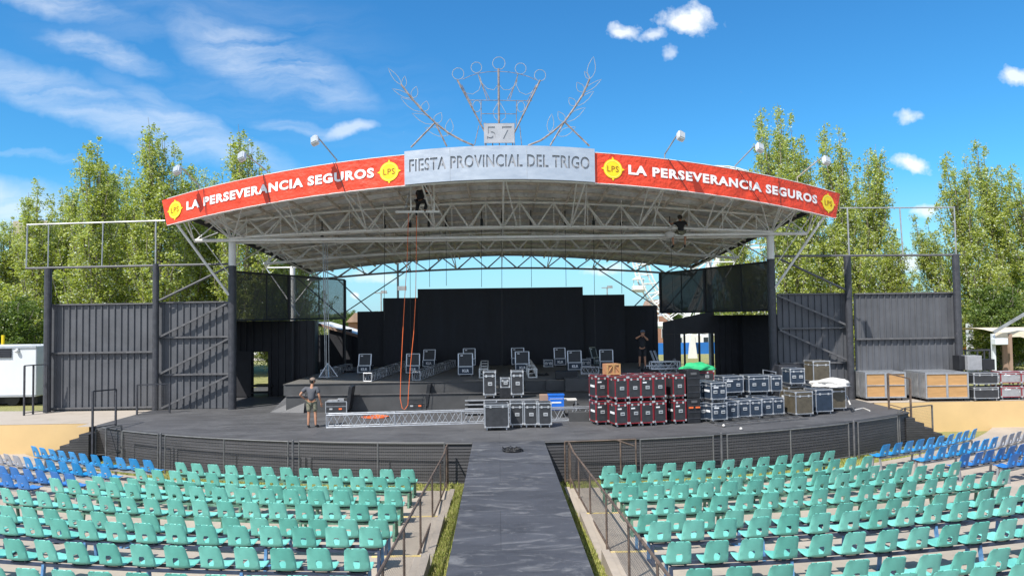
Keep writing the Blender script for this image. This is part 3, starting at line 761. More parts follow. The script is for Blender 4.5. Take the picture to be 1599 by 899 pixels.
# columns, each black below and white above
for s in (-1, 1):
    cx = AX + s * 11.72
    b = MB(); b.cyl((cx, 32, 3.08), 0.17, 6.16, n=16); c_ = b.build('column', M['post'], roof)
    b = MB(); b.cyl((cx, 32, 6.72), 0.155, 1.12, n=16); b.build('column_top', M['white'], c_)
    b = MB(); b.cyl((AX + s * 11.9, 42, 3.4), 0.14, 6.8, n=14); b.build('column', M['white'], roof)
    # outriggers, fans of struts from the column heads
    tip = Vector((AX + s * 13.25, 31.75, 7.2)); hd = Vector((cx, 32, 7.24)); b = MB()
    b.tube([tip, hd], 0.05, 6)
    for (x, y) in ((12.9, 29.9), (13.3, 30.2), (12.8, 33.5), (12.3, 32)):
        b.tube([tip, (AX + s * x, y, zr(AX + s * x, y) - 0.05)], 0.03, 5)
    for (x, y) in ((12.6, 30.0), (11.2, 29.0), (10.4, 29.6), (11.9, 30.6), (10.6, 34.0), (12.2, 33.5), (11.2, 35.0), (9.6, 32.0)):
        b.tube([hd, (AX + s * x, y, zr(AX + s * x, y) - 0.05)], 0.026, 5)
    b.build('outrigger', M['white'], roof)
    b = MB(); b.tube([(AX + s * 13.3, 30.15, 7.75), (cx + s * 0.12, 31.9, 4.9)], 0.055, 6)
    b.tube([(AX + s * 12.9, 30.4, 7.9), (cx, 32, 5.6)], 0.02, 5)
    b.build('corner_strut', M['white'], roof)
    tip = Vector((AX + s * 13.4, 42, 6.75)); hd = Vector((AX + s * 11.9, 42, 6.75)); b = MB()
    b.tube([tip, hd], 0.04, 6)
    for (x, y) in ((12.2, 36.5), (11.6, 38.5), (11.0, 41), (11.8, 37.5)):
        b.tube([tip, (AX + s * x, y, zr(AX + s * min(x, hw(y)), y) - 0.05)], 0.026, 5)
        b.tube([hd, (AX + s * (x - 1.2), y, zr(AX + s * (x - 1.2), y) - 0.05)], 0.024, 5)
    b.tube([(AX + s * 10.6, 41.9, 6.2), (AX + s * 11.9, 42, 4.6)], 0.03, 5)
    b.tube([(AX + s * 13.4, 42, 6.75), (AX + s * 10.2, 37, 4.0)], 0.03, 5)
    b.tube([(cx, 32, 6.1), (AX + s * 11.0, 37, 8.0)], 0.03, 5)
    b.build('outrigger', M['white'], roof)
    b = MB(); b.tube([(AX + s * 5.2, 41.9, 6.6), (AX + s * 8.85, 41.8, 4.2)], 0.035, 6)
    b.tube([(AX + s * 9.4, 41.9, 6.1), (AX + s * 7.4, 43.5, 3.9)], 0.035, 6)
    b.build('rear_brace', M['galv'], roof)

# fascia: cut-out lettered metal in the middle, red banners at both sides
def text_mesh(s, size=1.0, bold=0.0, space=1.0):
    cu = bpy.data.curves.new('txt', 'FONT'); cu.body = s; cu.size = size; cu.offset = bold; cu.space_character = space
    cu.align_x = 'LEFT'; cu.resolution_u = 3; cu.fill_mode = 'BOTH'
    o = bpy.data.objects.new('txt', cu); COL.objects.link(o)
    dg = bpy.context.evaluated_depsgraph_get(); dg.update()
    me = bpy.data.meshes.new_from_object(o.evaluated_get(dg))
    bpy.data.objects.remove(o); return me
def tf_mesh(me, fn, bisect=None, name='lettering', mat_=None, parent=None, solid=0.0):
    bm = bmesh.new(); bm.from_mesh(me); bpy.data.meshes.remove(me)
    if bisect:
        for x in bisect:
            bmesh.ops.bisect_plane(bm, geom=list(bm.verts) + list(bm.edges) + list(bm.faces), plane_co=(x, 0, 0), plane_no=(1, 0, 0))
    if solid:
        r = bmesh.ops.extrude_face_region(bm, geom=list(bm.faces))
        for v in r['geom']:
            if isinstance(v, bmesh.types.BMVert): v.co.z -= solid
    for v in bm.verts: v.co = fn(v.co)
    bmesh.ops.recalc_face_normals(bm, faces=bm.faces)
    m2 = bpy.data.meshes.new(name); bm.to_mesh(m2); bm.free(); m2.materials.clear(); m2.materials.append(mat_); m2.polygons.foreach_set('use_smooth', [False] * len(m2.polygons))
    o = bpy.data.objects.new(name, m2); COL.objects.link(o); o.parent = parent; return o
def X_of_px(px):
    x = 0.0
    for _ in range(40):
        yy_ = Yf(x); x = on_y(px, 300, yy_).x
    return x
def fpt(x, f, off=0.0):
    """point on the fascia: f = 0 bottom .. 1 top of the red banners"""
    d = Vector((-(x - AX) / 21.0, 1, 0)).normalized()
    lean = 0.0
    return Vector((x, Yf(x), zb(x) + 1.10 * f)) - d * off
def banner(px0, px1, label, suns, tx0, tx1, seams, endlean):
    x0, x1 = X_of_px(px0), X_of_px(px1)
    bt = thing('banner', label, 'banner', (0, 0, 0), 0, 'red banners on the roof edge')
    b = MB(); n = 60; nz = 5; g_ = []
    for i in range(n + 1):
        s = i / n; col_ = []
        for j in range(nz + 1):
            x = x0 + (x1 - x0) * s
            f = j / nz
            if endlean < 0: x += -0.30 * f * (1 - s) ** 6 * 1.0 + 0
            if endlean > 0: x += 0.30 * f * s ** 6
            wr = 0.003 * math.sin(x * 9 + f * 5) + 0.014 * noise.noise(Vector((x * 1.5, f * 2, 3.1)))
            col_.append(b.bm.verts.new(fpt(x, f, 0.03 + wr)))
        g_.append(col_)
    for i in range(n):
        for j in range(nz): b.bm.faces.new((g_[i][j], g_[i + 1][j], g_[i + 1][j + 1], g_[i][j + 1]))
    b.build('cloth', M['red'], bt, smooth=True)
    b = MB()
    for f in (0.0, 1.0): b.tube([fpt(x0 + (x1 - x0) * i / 30, f, 0.03) for i in range(31)], 0.014, 5)
    b.build('hem', M['textw'], bt)
    # lettering
    me = text_mesh('LA PERSEVERANCIA SEGUROS', 1.0, 0.045, 1.14)
    xsv = [v.co.x for v in me.vertices]; ysv = [v.co.y for v in me.vertices]
    mx0, mx1, my0, my1 = min(xsv), max(xsv), min(ysv), max(ysv)
    t0, t1 = X_of_px(tx0), X_of_px(tx1)
    def fn(c):
        s = (c.x - mx0) / (mx1 - mx0); x = t0 + (t1 - t0) * s
        f = 0.36 + 0.32 * (c.y - my0) / (my1 - my0)
        return fpt(x, f, 0.052)
    tf_mesh(me, fn, [mx0 + (mx1 - mx0) * i / 40 for i in range(1, 40)], 'lettering', M['textw'], bt)
    for sp, fc in suns:
        cx = X_of_px(sp); lg = MB(); N = 96; r0 = 0.345
        k = (Vector((cx - AX, 0, 0)).x)
        def P_(dx, dz, off): 
            p = fpt(cx + dx, fc, off); p.z += dz - (zb(cx + dx) - zb(cx)) * 0.0; return p
        outer = []
        for i in range(N):
            a = 2 * PI * i / N; q = abs(((a + PI / 4) % (PI / 2)) - PI / 4)
            r = r0 * (1.0 + max(0, 0.13 - q) * 2.0)
            outer.append(P_(r * math.sin(a) , r * math.cos(a), 0.052))
        cv = lg.bm.verts.new(P_(0, 0, 0.052)); vs = [lg.bm.verts.new(p) for p in outer]
        for i in range(N): lg.bm.faces.new((cv, vs[i], vs[(i + 1) % N]))
        so_ = lg.build('sun_emblem', M['yellow'], bt)
        rg = MB()
        A = [rg.bm.verts.new(P_(0.31 * math.sin(2 * PI * i / 48), 0.31 * math.cos(2 * PI * i / 48), 0.057)) for i in range(48)]
        B_ = [rg.bm.verts.new(P_(0.275 * math.sin(2 * PI * i / 48), 0.275 * math.cos(2 * PI * i / 48), 0.057)) for i in range(48)]
        for i in range(48): rg.bm.faces.new((A[i], A[(i + 1) % 48], B_[(i + 1) % 48], B_[i]))
        rg.build('ring', M['yellow2'], so_)
        me = text_mesh('LPS', 1.0, 0.006, 1.1)
        xv = [v.co.x for v in me.vertices]; yv = [v.co.y for v in me.vertices]
        a0, a1, b0, b1 = min(xv), max(xv), min(yv), max(yv)
        def fn2(c): return P_(-0.21 + 0.42 * (c.x - a0) / (a1 - a0), -0.105 + 0.21 * (c.y - b0) / (b1 - b0), 0.061)
        tf_mesh(me, fn2, None, 'letters', M['lps'], so_)
    for (pa, ya, pb, yb) in seams:
        xa, xb = X_of_px(pa), X_of_px(pb); b = MB()
        b.tube([fpt(xa + (xb - xa) * i / 6, 1.0 - i / 6, 0.085) for i in range(7)], 0.012, 5); b.build('rope', M['cable'], bt)
banner(262, 634, 'red banner with white lettering on the left half of the roof edge', [(275, 0.50), (608.5, 0.50)], 293, 585, [(320, 0, 325, 0), (414, 0, 424, 0), (526, 0, 540, 0)], -1)
banner(928.5, 1303, 'red banner with white lettering on the right half of the roof edge', [(957, 0.50), (1291, 0.50)], 981, 1274, [(1043, 0, 1073, 0), (1150, 0, 1184, 0), (1214, 0, 1216, 0)], 1)

# lettered metal sign with the letters cut through
def cutout(text, w_, h_, tx0, tx1, ty0, ty1, bold, space=1.0):
    """flat plate w_ x h_ (origin bottom left) with the text cut out"""
    src = text_mesh(text, 1.0, bold, space)
    bm = bmesh.new(); bm.from_mesh(src); bpy.data.meshes.remove(src)
    bmesh.ops.remove_doubles(bm, verts=bm.verts, dist=1e-5)
    be = [e for e in bm.edges if len(e.link_faces) == 1]
    nb = {}
    for e in be:
        for v, o_ in ((e.verts[0], e.verts[1]), (e.verts[1], e.verts[0])): nb.setdefault(v, []).append(o_)
    loops = []; seen = set()
    for v in nb:
        if v in seen: continue
        lp = [v]; seen.add(v); cur = v
        while True:
            nx = [q for q in nb[cur] if q not in seen]
            if not nx: break
            cur = nx[0]; seen.add(cur); lp.append(cur)
        if len(lp) > 2: loops.append([q.co.copy() for q in lp])
    bm.free()
    pts = [p for l in loops for p in l]
    x0, x1 = min(p.x for p in pts), max(p.x for p in pts); y0, y1 = min(p.y for p in pts), max(p.y for p in pts)
    c = bpy.data.curves.new('cut', 'CURVE'); c.dimensions = '2D'; c.fill_mode = 'BOTH'
    def add(L):
        s = c.splines.new('POLY'); s.points.add(len(L) - 1); s.use_cyclic_u = True
        for i, (x, y) in enumerate(L): s.points[i].co = (x, y, 0, 1)
    for l in loops: add([(tx0 + (tx1 - tx0) * (v.x - x0) / (x1 - x0), ty0 + (ty1 - ty0) * (v.y - y0) / (y1 - y0)) for v in l])
    add([(0, 0), (w_, 0), (w_, h_), (0, h_)])
    o = bpy.data.objects.new('cut', c); COL.objects.link(o)
    dg = bpy.context.evaluated_depsgraph_get(); dg.update()
    me = bpy.data.meshes.new_from_object(o.evaluated_get(dg)); bpy.data.objects.remove(o)
    return me
sx0, sx1 = X_of_px(633.5), X_of_px(928); SW = sx1 - sx0; SH = 1.19
sg = thing('lettered_sign', 'silver metal sign with cut-out lettering in the middle of the roof edge', 'sign')
zs0 = zb(sx0) + 0.0
def spt(c, off):
    x = sx0 + c.x; d = Vector((-(x - AX) / 21.0, 1, 0)).normalized()
    zz = zs0 + 0.02 + 0.10 * (1 - ((x - AX) / 3.3) ** 2)
    return Vector((x, Yf(x), zz + c.y)) - d * (off + c.z)
tl, tr_ = X_of_px(641) - sx0, X_of_px(920) - sx0
me = cutout('FIESTA PROVINCIAL DEL TRIGO', SW, SH, tl, tr_, 0.43, 0.88, 0.02, 1.06)
tf_mesh(me, lambda c: spt(c, 0.13), [SW * i / 24 for i in range(1, 24)], 'sign_plate', M['panel'], sg, solid=0.004)
b = MB()
vs = [[b.bm.verts.new(spt(Vector((SW * i / 24, y, 0)), 0.085)) for y in (0, SH)] for i in range(25)]
for i in range(24): b.bm.faces.new((vs[i][0], vs[i + 1][0], vs[i + 1][1], vs[i][1]))
b.build('backing_plate', M['signback'], sg)
b = MB()
for i in range(24):
    for y in (0.0, SH): b.poly([spt(Vector((SW * i / 24, y, 0)), 0.13), spt(Vector((SW * (i + 1) / 24, y, 0)), 0.13), spt(Vector((SW * (i + 1) / 24, y, 0)), 0.0), spt(Vector((SW * i / 24, y, 0)), 0.0)])
for xx in (0.0, SW): b.poly([spt(Vector((xx, 0, 0)), 0.13), spt(Vector((xx, SH, 0)), 0.13), spt(Vector((xx, SH, 0)), 0.0), spt(Vector((xx, 0, 0)), 0.0)])
b.build('edge_return', M['panel'], sg)
b = MB()
for xx in (X_of_px(704) - sx0, X_of_px(823) - sx0):
    b.bar(spt(Vector((xx, 0.01, 0)), 0.134), spt(Vector((xx, SH - 0.01, 0)), 0.134), 0.012, 0.008)
b.build('joint', M['alud'], sg)
# number sign
YN = 26.0
a = on_y(756, 224.5, YN); c = on_y(803, 194, YN)
ns = thing('number_sign', 'small pale metal sign with the number 57 above the lettered sign', 'sign')
w_, h_ = c.x - a.x, c.z - a.z
me = cutout('57', w_, h_, 0.10 * w_, 0.92 * w_, 0.16 * h_, 0.84 * h_, 0.02, 1.5)
tf_mesh(me, lambda q: Vector((a.x + q.x, YN - 0.10 - q.z, a.z + q.y)), None, 'number_plate', M['signback'], ns, solid=0.004)
b = MB(); b.box((a.x + w_ / 2, YN - 0.065, a.z + h_ / 2), (w_, 0.02, h_)); b.build('backing_plate', M['signback'], ns)
b = MB()
for k in range(5):
    x = a.x + w_ * (0.06 + 0.22 * k); b.tube([(x, YN - 0.03, a.z - 0.25), (x, YN - 0.03, a.z + 0.02)], 0.02, 6)
b.bar((a.x - .02, YN - .06, a.z + h_), (c.x + .02, YN - .06, a.z + h_), 0.05, 0.03)
b.build('support', M['rod'], ns)

# crown and wheat ears of steel rod above the roof
YC = 26.35
def cp(x, y): return on_y(590 + x / 4.086, 80 + y / 4.086, YC)
def loop(b, cx, cy, rx, ry, r=0.012):
    pts = [cp(cx + rx * math.cos(2 * PI * i / 20), cy + ry * math.sin(2 * PI * i / 20)) for i in range(21)]
    b.tube(pts, r, 5, cap=False)
crown = thing('crown_sculpture', 'tall steel rod crown with five rings above the lettered sign', 'sculpture')
b = MB()
for p0, p1, r in (((770, 112), (773, 465), .04), ((508, 185), (682, 515), .032), ((1036, 155 + 30), (871, 520), .032)):
    b.tube([cp(*p0), cp(*p1)], r, 7)
for p0, p1 in (((640, 148), (697, 308)), ((655, 190), (713, 308)), ((895, 145), (843, 308)), ((885, 190), (828, 308)), ((582, 313), (985, 317)), ((659, 318), (659, 455)), ((885, 320), (884, 470)), ((662, 400), (885, 401)), ((535, 215), (600, 340)), ((1010, 215), (950, 330)), ((683, 455), (683, 600)), ((870, 460), (873, 600)), ((905, 475), (918, 600)), ((645, 475), (617, 600))):
    b.tube([cp(*p0), cp(*p1)], 0.014, 5)
b.tube([cp(*q) for q in ((540, 182), (590, 158), (640, 143), (700, 133), (770, 130), (840, 134), (900, 146), (960, 162), (1012, 185))], 0.011, 5)
b.build('frame', M['rod'], crown)
for cx, cy, r in ((512, 145, 37), (629, 105, 34), (772, 78, 40), (911, 112, 35), (1035, 155, 36)):
    b = MB(); loop(b, cx, cy, r, r); b.build('ring', M['hose'], crown)
b = MB()
for L in (((512, 185), (525, 230), (560, 268), (605, 275), (645, 250), (658, 210), (640, 150)), ((650, 160), (665, 205), (700, 240), (740, 248), (768, 215)),
          ((775, 215), (800, 245), (840, 248), (875, 220), (893, 160)), ((890, 160), (885, 220), (905, 262), (945, 278), (980, 265), (1010, 225), (1030, 190)), ((772, 320), (735, 385), (745, 425), (772, 450)), ((774, 320), (815, 390), (815, 425), (785, 450))):
    b.tube([cp(*q) for q in L], 0.011, 5)
loop(b, 632, 352, 26, 36); loop(b, 913, 355, 24, 34)
b.build('light_hose', M['hose'], crown)
def ear(label, stem, legs, petals):
    e = thing('wheat_ear_sculpture', label, 'sculpture', (0, 0, 0), 0, 'wheat ears of steel rod on the roof')
    b = MB(); b.tube([cp(*q) for q in stem], 0.036, 7)
    for q in legs: b.tube([cp(*q[0]), cp(*q[1])], 0.032, 6)
    b.build('stem', M['rod'], e)
    for (x0, y0, x1, y1, wd) in petals:
        b = MB(); dx, dy = x1 - x0, y1 - y0; L = math.hypot(dx, dy); nx, ny = -dy / L, dx / L
        pts = []
        for s in (0, .15, .35, .6, .82, 1.0):
            k = wd * math.sin(PI * s ** 0.8); pts.append((x0 + dx * s + nx * k, y0 + dy * s + ny * k))
        for s in (.82, .6, .35, .15, 0):
            k = wd * math.sin(PI * s ** 0.8); pts.append((x0 + dx * s - nx * k, y0 + dy * s - ny * k))
        b.tube([cp(*q) for q in pts], 0.011, 5); b.build('grain', M['hose'], e)
ear('steel wheat ear outline leaning left on the roof, beside the crown', [(150, 215), (215, 300), (290, 385), (375, 465), (455, 525), (540, 572), (612, 602)], [((370, 465), (440, 608)), ((362, 460), (212, 614))],
    [(150, 215, 65, 108, 16), (165, 235, 172, 160, 16), (215, 300, 90, 240, 16), (225, 300, 246, 225, 22), (290, 385, 145, 297, 26), (295, 385, 312, 318, 26), (365, 462, 218, 397, 26), (368, 460, 405, 392, 26), (450, 535, 300, 490, 26), (452, 530, 462, 430, 26)])
ear('steel wheat ear outline leaning right on the roof, beside the crown', [(1350, 180), (1310, 275), (1262, 350), (1192, 450), (1110, 520), (1040, 570), (958, 602)], [((1190, 452), (1100, 602)), ((1195, 455), (1350, 606))],
    [(1352, 178, 1376, 36, 26), (1350, 180, 1318, 130, 12), (1312, 262, 1428, 180, 16), (1310, 262, 1270, 200, 24), (1262, 350, 1380, 255, 20), (1258, 350, 1220, 296, 22), (1192, 450, 1325, 360, 24), (1190, 450, 1150, 385, 22), (1150, 540, 1262, 484, 24), (1095, 520, 1110, 400, 22)])

# floodlights on curved arms
def flood(basepx, basey, lx, ly, label, side, arm):
    xb = X_of_px(basepx); p0 = on_y(basepx, basey, Yf(xb) + 0.1); L = on_y(lx, ly, Yf(xb) - 0.75)
    t_ = thing('floodlight', label, 'floodlight', (0, 0, 0), 0, 'floodlights on arms above the roof edge')
    dx = L.x - p0.x
    q1 = Vector((p0.x + dx * 0.72, p0.y - 0.45, L.z + 0.03)); q2 = Vector((p0.x + dx * 0.9, p0.y - 0.7, L.z + 0.16))
    q3 = Vector((L.x - (0.05 if dx > 0 else -0.05), L.y, L.z + 0.14))
    b = MB(); b.tube([p0 - Vector((0, 0, 0.5)), p0, q1, q2, q3], 0.026, 7); b.build('arm', arm, t_)
    b = MB(); rot = Euler((R(-38), R(22 if side > 0 else -22), R(10 * side))).to_matrix()
    b.box(L, (0.27, 0.20, 0.40), rot); bo = b.build('housing', M['lamp'], t_, bevel=0.035)
    b = MB(); b.box(L + rot @ Vector((0, -0.105, -0.02)), (0.22, 0.012, 0.32), rot); b.build('lens', M['lampglass'], bo)
    b = MB(); b.box(L + rot @ Vector((0, 0.0, 0.22)), (0.13, 0.13, 0.08), rot); b.build('gear_box', M['alud'], bo)
flood(311, 290, 277, 266, 'leftmost floodlight, on an arm bending left in front of the poplars', -1, M['arm'])
flood(418, 268, 378, 245, 'second floodlight from the left, on an arm before the poplar tops', -1, M['arm'])
flood(526, 250, 492, 220, 'floodlight on a thin arm against the sky above the left banner', -1, M['galv'])
flood(1038, 241, 1063, 213, 'floodlight standing nearest the wheat ear above the right banner', 1, M['galv'])
flood(1148, 259, 1186, 231, 'middle one of the three floodlights above the right banner', 1, M['galv'])
flood(1245, 277, 1290, 251, 'rightmost floodlight on an orange brown arm, before the poplars', 1, M['arm'])

# chain hoists, falls and cables hung from the roof
drops = [(601, 405, 600, 500, 'thin cable hanging before the left shoulder of the backdrop'), (503, 372, 508, 585, 'pale chain hanging over the truss at the left stage end'), (697, 390, 697, 446, 'short thin cable hanging left of the middle of the backdrop'),
         (752, 340, 752, 448, 'thin cable hanging just left of the middle of the stage'), (783, 300, 784, 572, 'long cable hanging down the middle of the stage'), (829, 345, 830, 448, 'thin cable hanging right of the middle of the stage'),
         (883, 380, 884, 447, 'short cable above the right part of the backdrop'), (926, 300, 930, 575, 'long black cable hanging before the right side of the backdrop'), (971, 380, 971, 458, 'thin cable hanging above the low right backdrop'),
         (1045, 300, 1055, 562, 'slanting cable hanging before the right black screen'), (640, 300, 641, 628, 'long grey cable hanging between the orange straps'), (670, 385, 671, 448, 'short dark cable above the left backdrop')]
for (x0, y0, x1, y1, lab) in drops:
    Yd = 33.5; p0, p1 = on_y(x0, y0, Yd), on_y(x1, y1, Yd)
    zt = zr(p0.x, Yd) - 0.05
    b = MB(); b.tube([(p0.x, Yd, zt), (p0.x + (p1.x - p0.x) * .5, Yd, (zt + p1.z) / 2), p1], 0.011, 5)
    tg = thing('hanging_cable', lab, 'cable', (0, 0, 0), 0, 'cables hanging from the roof lattice')
    b.build('wire', M['cable'] if x0 != 503 else M['galv'], tg)
    b = MB(); k = 0.75; b.box((p0.x, Yd, zt - 0.55), (0.12, 0.12, 0.32)); b.tube([(p0.x, Yd, zt - 0.39), (p0.x, Yd, zt)], 0.025, 6); b.build('hook_block', M['plastic'], tg)
# orange strap loop
b = MB(); Yd = 29.6
Lp = [(651, 300), (650, 400), (649, 465), (646, 520), (641, 570), (638, 610), (637, 632), (632, 639), (628, 637), (625, 622), (626, 580), (629, 520), (632, 465), (636, 400), (638, 330)]
b.tube([on_y(x, y, Yd) for x, y in Lp], 0.013, 6)
o = b.build('orange_strap', M['orange']); tag(o, 'long orange strap hanging in a loop from the roof to the stage', 'strap')

# ============================================================ black screens and wings beside the stage
def screen(label, p0, p1, z0a, z1a, z0b, z1b, split, m1, m2):
    t_ = thing('black_screen', label, 'screen', (0, 0, 0), 0, 'black cloth screens beside the stage')
    P0, P1 = Vector(p0), Vector(p1)
    def q(s, a, b_): v = P0.lerp(P1, s); v.z = a + (b_ - a) * s; return v
    segs = [(0.0, split, m1), (split, 1.0, m2)]
    for (s0, s1, mm) in segs:
        quad_uv('cloth', [q(s0, z0a, z0b), q(s1, z0a, z0b), q(s1, z1a, z1b), q(s0, z1a, z1b)], mm, t_)
    b = MB()
    for (za, zb2) in ((z0a, z0b), (z1a, z1b)): b.bar(q(0, za, zb2), q(1, za, zb2), 0.07, 0.09)
    for s in (0.24, split, (split + 1) / 2, 1.0):
        w2 = 0.14 if s in (split, 1.0) else 0.05
        b.bar(q(s, z0a, z0b) + Vector((0, 0.05, 0)), q(s, z1a, z1b) + Vector((0, 0.05, 0)), w2, w2)
    b.build('frame', M['black'], t_)
    b = MB(); b.tube([q(split + 0.05, z1a, z1b) + Vector((0, .15, 0)), q(0.98, z0a, z0b) + Vector((0, .15, 0))], 0.035, 6)
    b.build('brace', M['black'], t_)
a0 = on_y(366, 424, 32.1); a1 = on_y(366, 500, 32.1); b0 = on_y(538, 437, 41.5); b1 = on_y(538, 497, 41.5)
screen('black mesh screen on the left of the stage, its far half see-through', (a0.x, 32.1, 0), (b0.x, 41.5, 0), a1.z, a0.z, b1.z, b0.z, 0.43, M['shade'], M['shade2'])
LS0, LS1 = Vector((a0.x, 32.1, 0)), Vector((b0.x, 41.5, 0)); zl0, zl1 = a1.z, b1.z
a0 = on_y(1208, 408, 32.1); a1 = on_y(1208, 484, 32.1); b0 = on_y(1031, 427, 41.0); b1 = on_y(1031, 488, 41.0)
M['shade3'] = gridmat('heavy_shade_cloth', (0.020, 0.021, 0.024), 0.012, 0.004, base_alpha=0.94)
screen('dense black cloth screen on the right of the stage', (a0.x, 32.1, 0), (b0.x, 41.0, 0), a1.z, a0.z, b1.z, b0.z, 0.55, M['shade3'], M['shade3'])
RS0, RS1 = Vector((a0.x, 32.1, 0)), Vector((b0.x, 41.0, 0)); zr0, zr1 = a1.z, b1.z
# left wing
lw = thing('side_wing', 'black walled wing left of the stage, under the screen, with an open doorway', 'side building', (0, 0, 0), 0, 'black wings beside the stage')
YA = 37.0
xl = AX - 14.4; xo0 = on_y(396, 575, YA).x; xo1 = on_y(424, 575, YA).x; xr = on_y(491, 575, YA).x
ztop = 3.75; zoh = on_y(410, 549, YA).z; zol = on_y(410, 602, YA).z
b = MB(); ribbed(b, xl, xo0, 0.02, ztop, YA, 0.32); ribbed(b, xo1, xr, 0.02, ztop, YA, 0.32); ribbed(b, xo0, xo1, zoh, ztop, YA, 0.32)
b.build('front_wall', M['black'], lw)
b = MB(); b.box(((xo0 + xo1) / 2, YA - 0.1, zol / 2 - 0.04), (xo1 - xo0 + 0.1, 0.6, 0.06)); b.box(((xo0 + xo1) / 2, YA + 0.3, zol), (xo1 - xo0 + 0.2, 1.2, 0.06)); b.build('ledge', M['black'], lw)
b = MB(); b.box((xo1 - 0.06, YA - 0.08, zoh / 2), (0.14, 0.14, zoh)); b.build('door_post', M['black'], lw)
b = MB(); b.box((xo0 - 0.5, YA - 0.25, 1.15), (0.95, 0.05, 2.25)); b.build('door', M['black'], lw)
b = MB(); b.bar((xr, YA, 1.9), (on_y(497, 560, 42.8).x, 42.8, 1.9), 0.06, 3.7); b.build('side_wall', M['black'], lw)
b = MB(); x1w = on_y(541, 560, 42.8).x; b.box(((x1w + xr - .3) / 2, 42.9, 1.6), (x1w - xr + .9, 0.1, 3.2)); b.build('rear_wall', M['black'], lw)
b = MB()
b.poly([(LS0.x - 2.9, 32.6, ztop + 0.04), (LS0.x, 32.6, ztop + 0.04), (LS1.x, 41.5, ztop + 0.04), (LS0.x - 2.9, 41.5, ztop + 0.04)])
b.build('ceiling', M['black'], lw)
b = MB(); b.cyl((LS1.x - 0.05, 41.55, 1.9), 0.09, 3.8); b.cyl((on_y(457, 560, 36.6).x, 36.6, 1.85), 0.09, 3.7); b.build('post', M['black'], lw)
# slatted awning behind the left wing
aw = thing('awning', 'small sloping slatted awning behind the left wing', 'awning')
P0 = on_y(492, 500, 42.5); P1 = on_y(562, 528, 42.5)
for i in range(7):
    b = MB(); y = 42.9 + i * 0.55; b.bar((P0.x, y, P0.z - 0.25), (P1.x, y, P1.z + 0.05), 0.12, 0.05); b.build('slat', M['rafter'], aw)
b = MB(); b.poly([(P0.x, 42.7, P0.z - 0.12), (P1.x, 42.7, P1.z + 0.18), (P1.x, 46.5, P1.z + 0.18), (P0.x, 46.5, P0.z - 0.12)]); b.build('cover', M['sheet'], aw)
b = MB(); b.bar((P0.x, 42.7, P0.z - 0.2), (P1.x, 42.7, P1.z + .08), 0.05, 0.16); b.build('front_board', M['rooft'], aw)
# right wing
rw_ = thing('side_wing', 'black walled wing right of the stage, with a window opening behind the cases', 'side building', (0, 0, 0), 0, 'black wings beside the stage')
YB = 38.0
X_ = lambda px, Y=YB: on_y(px, 540, Y).x
b = MB(); ribbed(b, X_(1116), X_(1163), 0.02, 3.72, YB, 0.30); b.build('front_wall', M['black'], rw_)
b = MB(); b.box(((X_(1157) + X_(1230)) / 2, YB - 0.25, 1.86), (X_(1230) - X_(1157), 0.06, 3.7)); b.build('curtain', M['drop'], rw_)
b = MB()
zt0 = on_y(1036, 503, YB).z; zt1 = on_y(1116, 485, YB).z; zm = on_y(1075, 521, YB).z
b.prism([(X_(1036), zm), (X_(1116), zm), (X_(1116), zt1), (X_(1036), zt0)], YB - 0.02, YB + 0.08)
b.prism([(X_(1036), 0.02), (X_(1063), 0.02), (X_(1063), zm - 0.003), (X_(1036), zm - 0.003)], YB - 0.02, YB + 0.08)
b.build('header_wall', M['black'], rw_)
b = MB()
for px in (1069, 1092): q = MB(); q.box((X_(px), YB, zm / 2), (0.09, 0.08, zm)); q.build('post', M['black'], rw_)
b.box((X_(1112), YB - 0.05, zm / 2), (0.12, 0.12, zm)); b.box((X_(1034), YB + 1.5, 1.95), (0.2, 0.2, 3.9))
b.build('post', M['black'], rw_)
b = MB(); b.box(((X_(1063) + X_(1112)) / 2, YB, on_y(1080, 573, YB).z / 2), (X_(1112) - X_(1063), 0.08, on_y(1080, 573, YB).z)); b.build('sill_wall', M['black'], rw_)
b = MB(); b.poly([(X_(1116), 32.6, 3.78), (X_(1116) + 3.6, 32.6, 3.78), (X_(1116) + 3.6, 42, 3.78), (X_(1116), 42, 3.78)]); b.build('ceiling', M['black'], rw_)
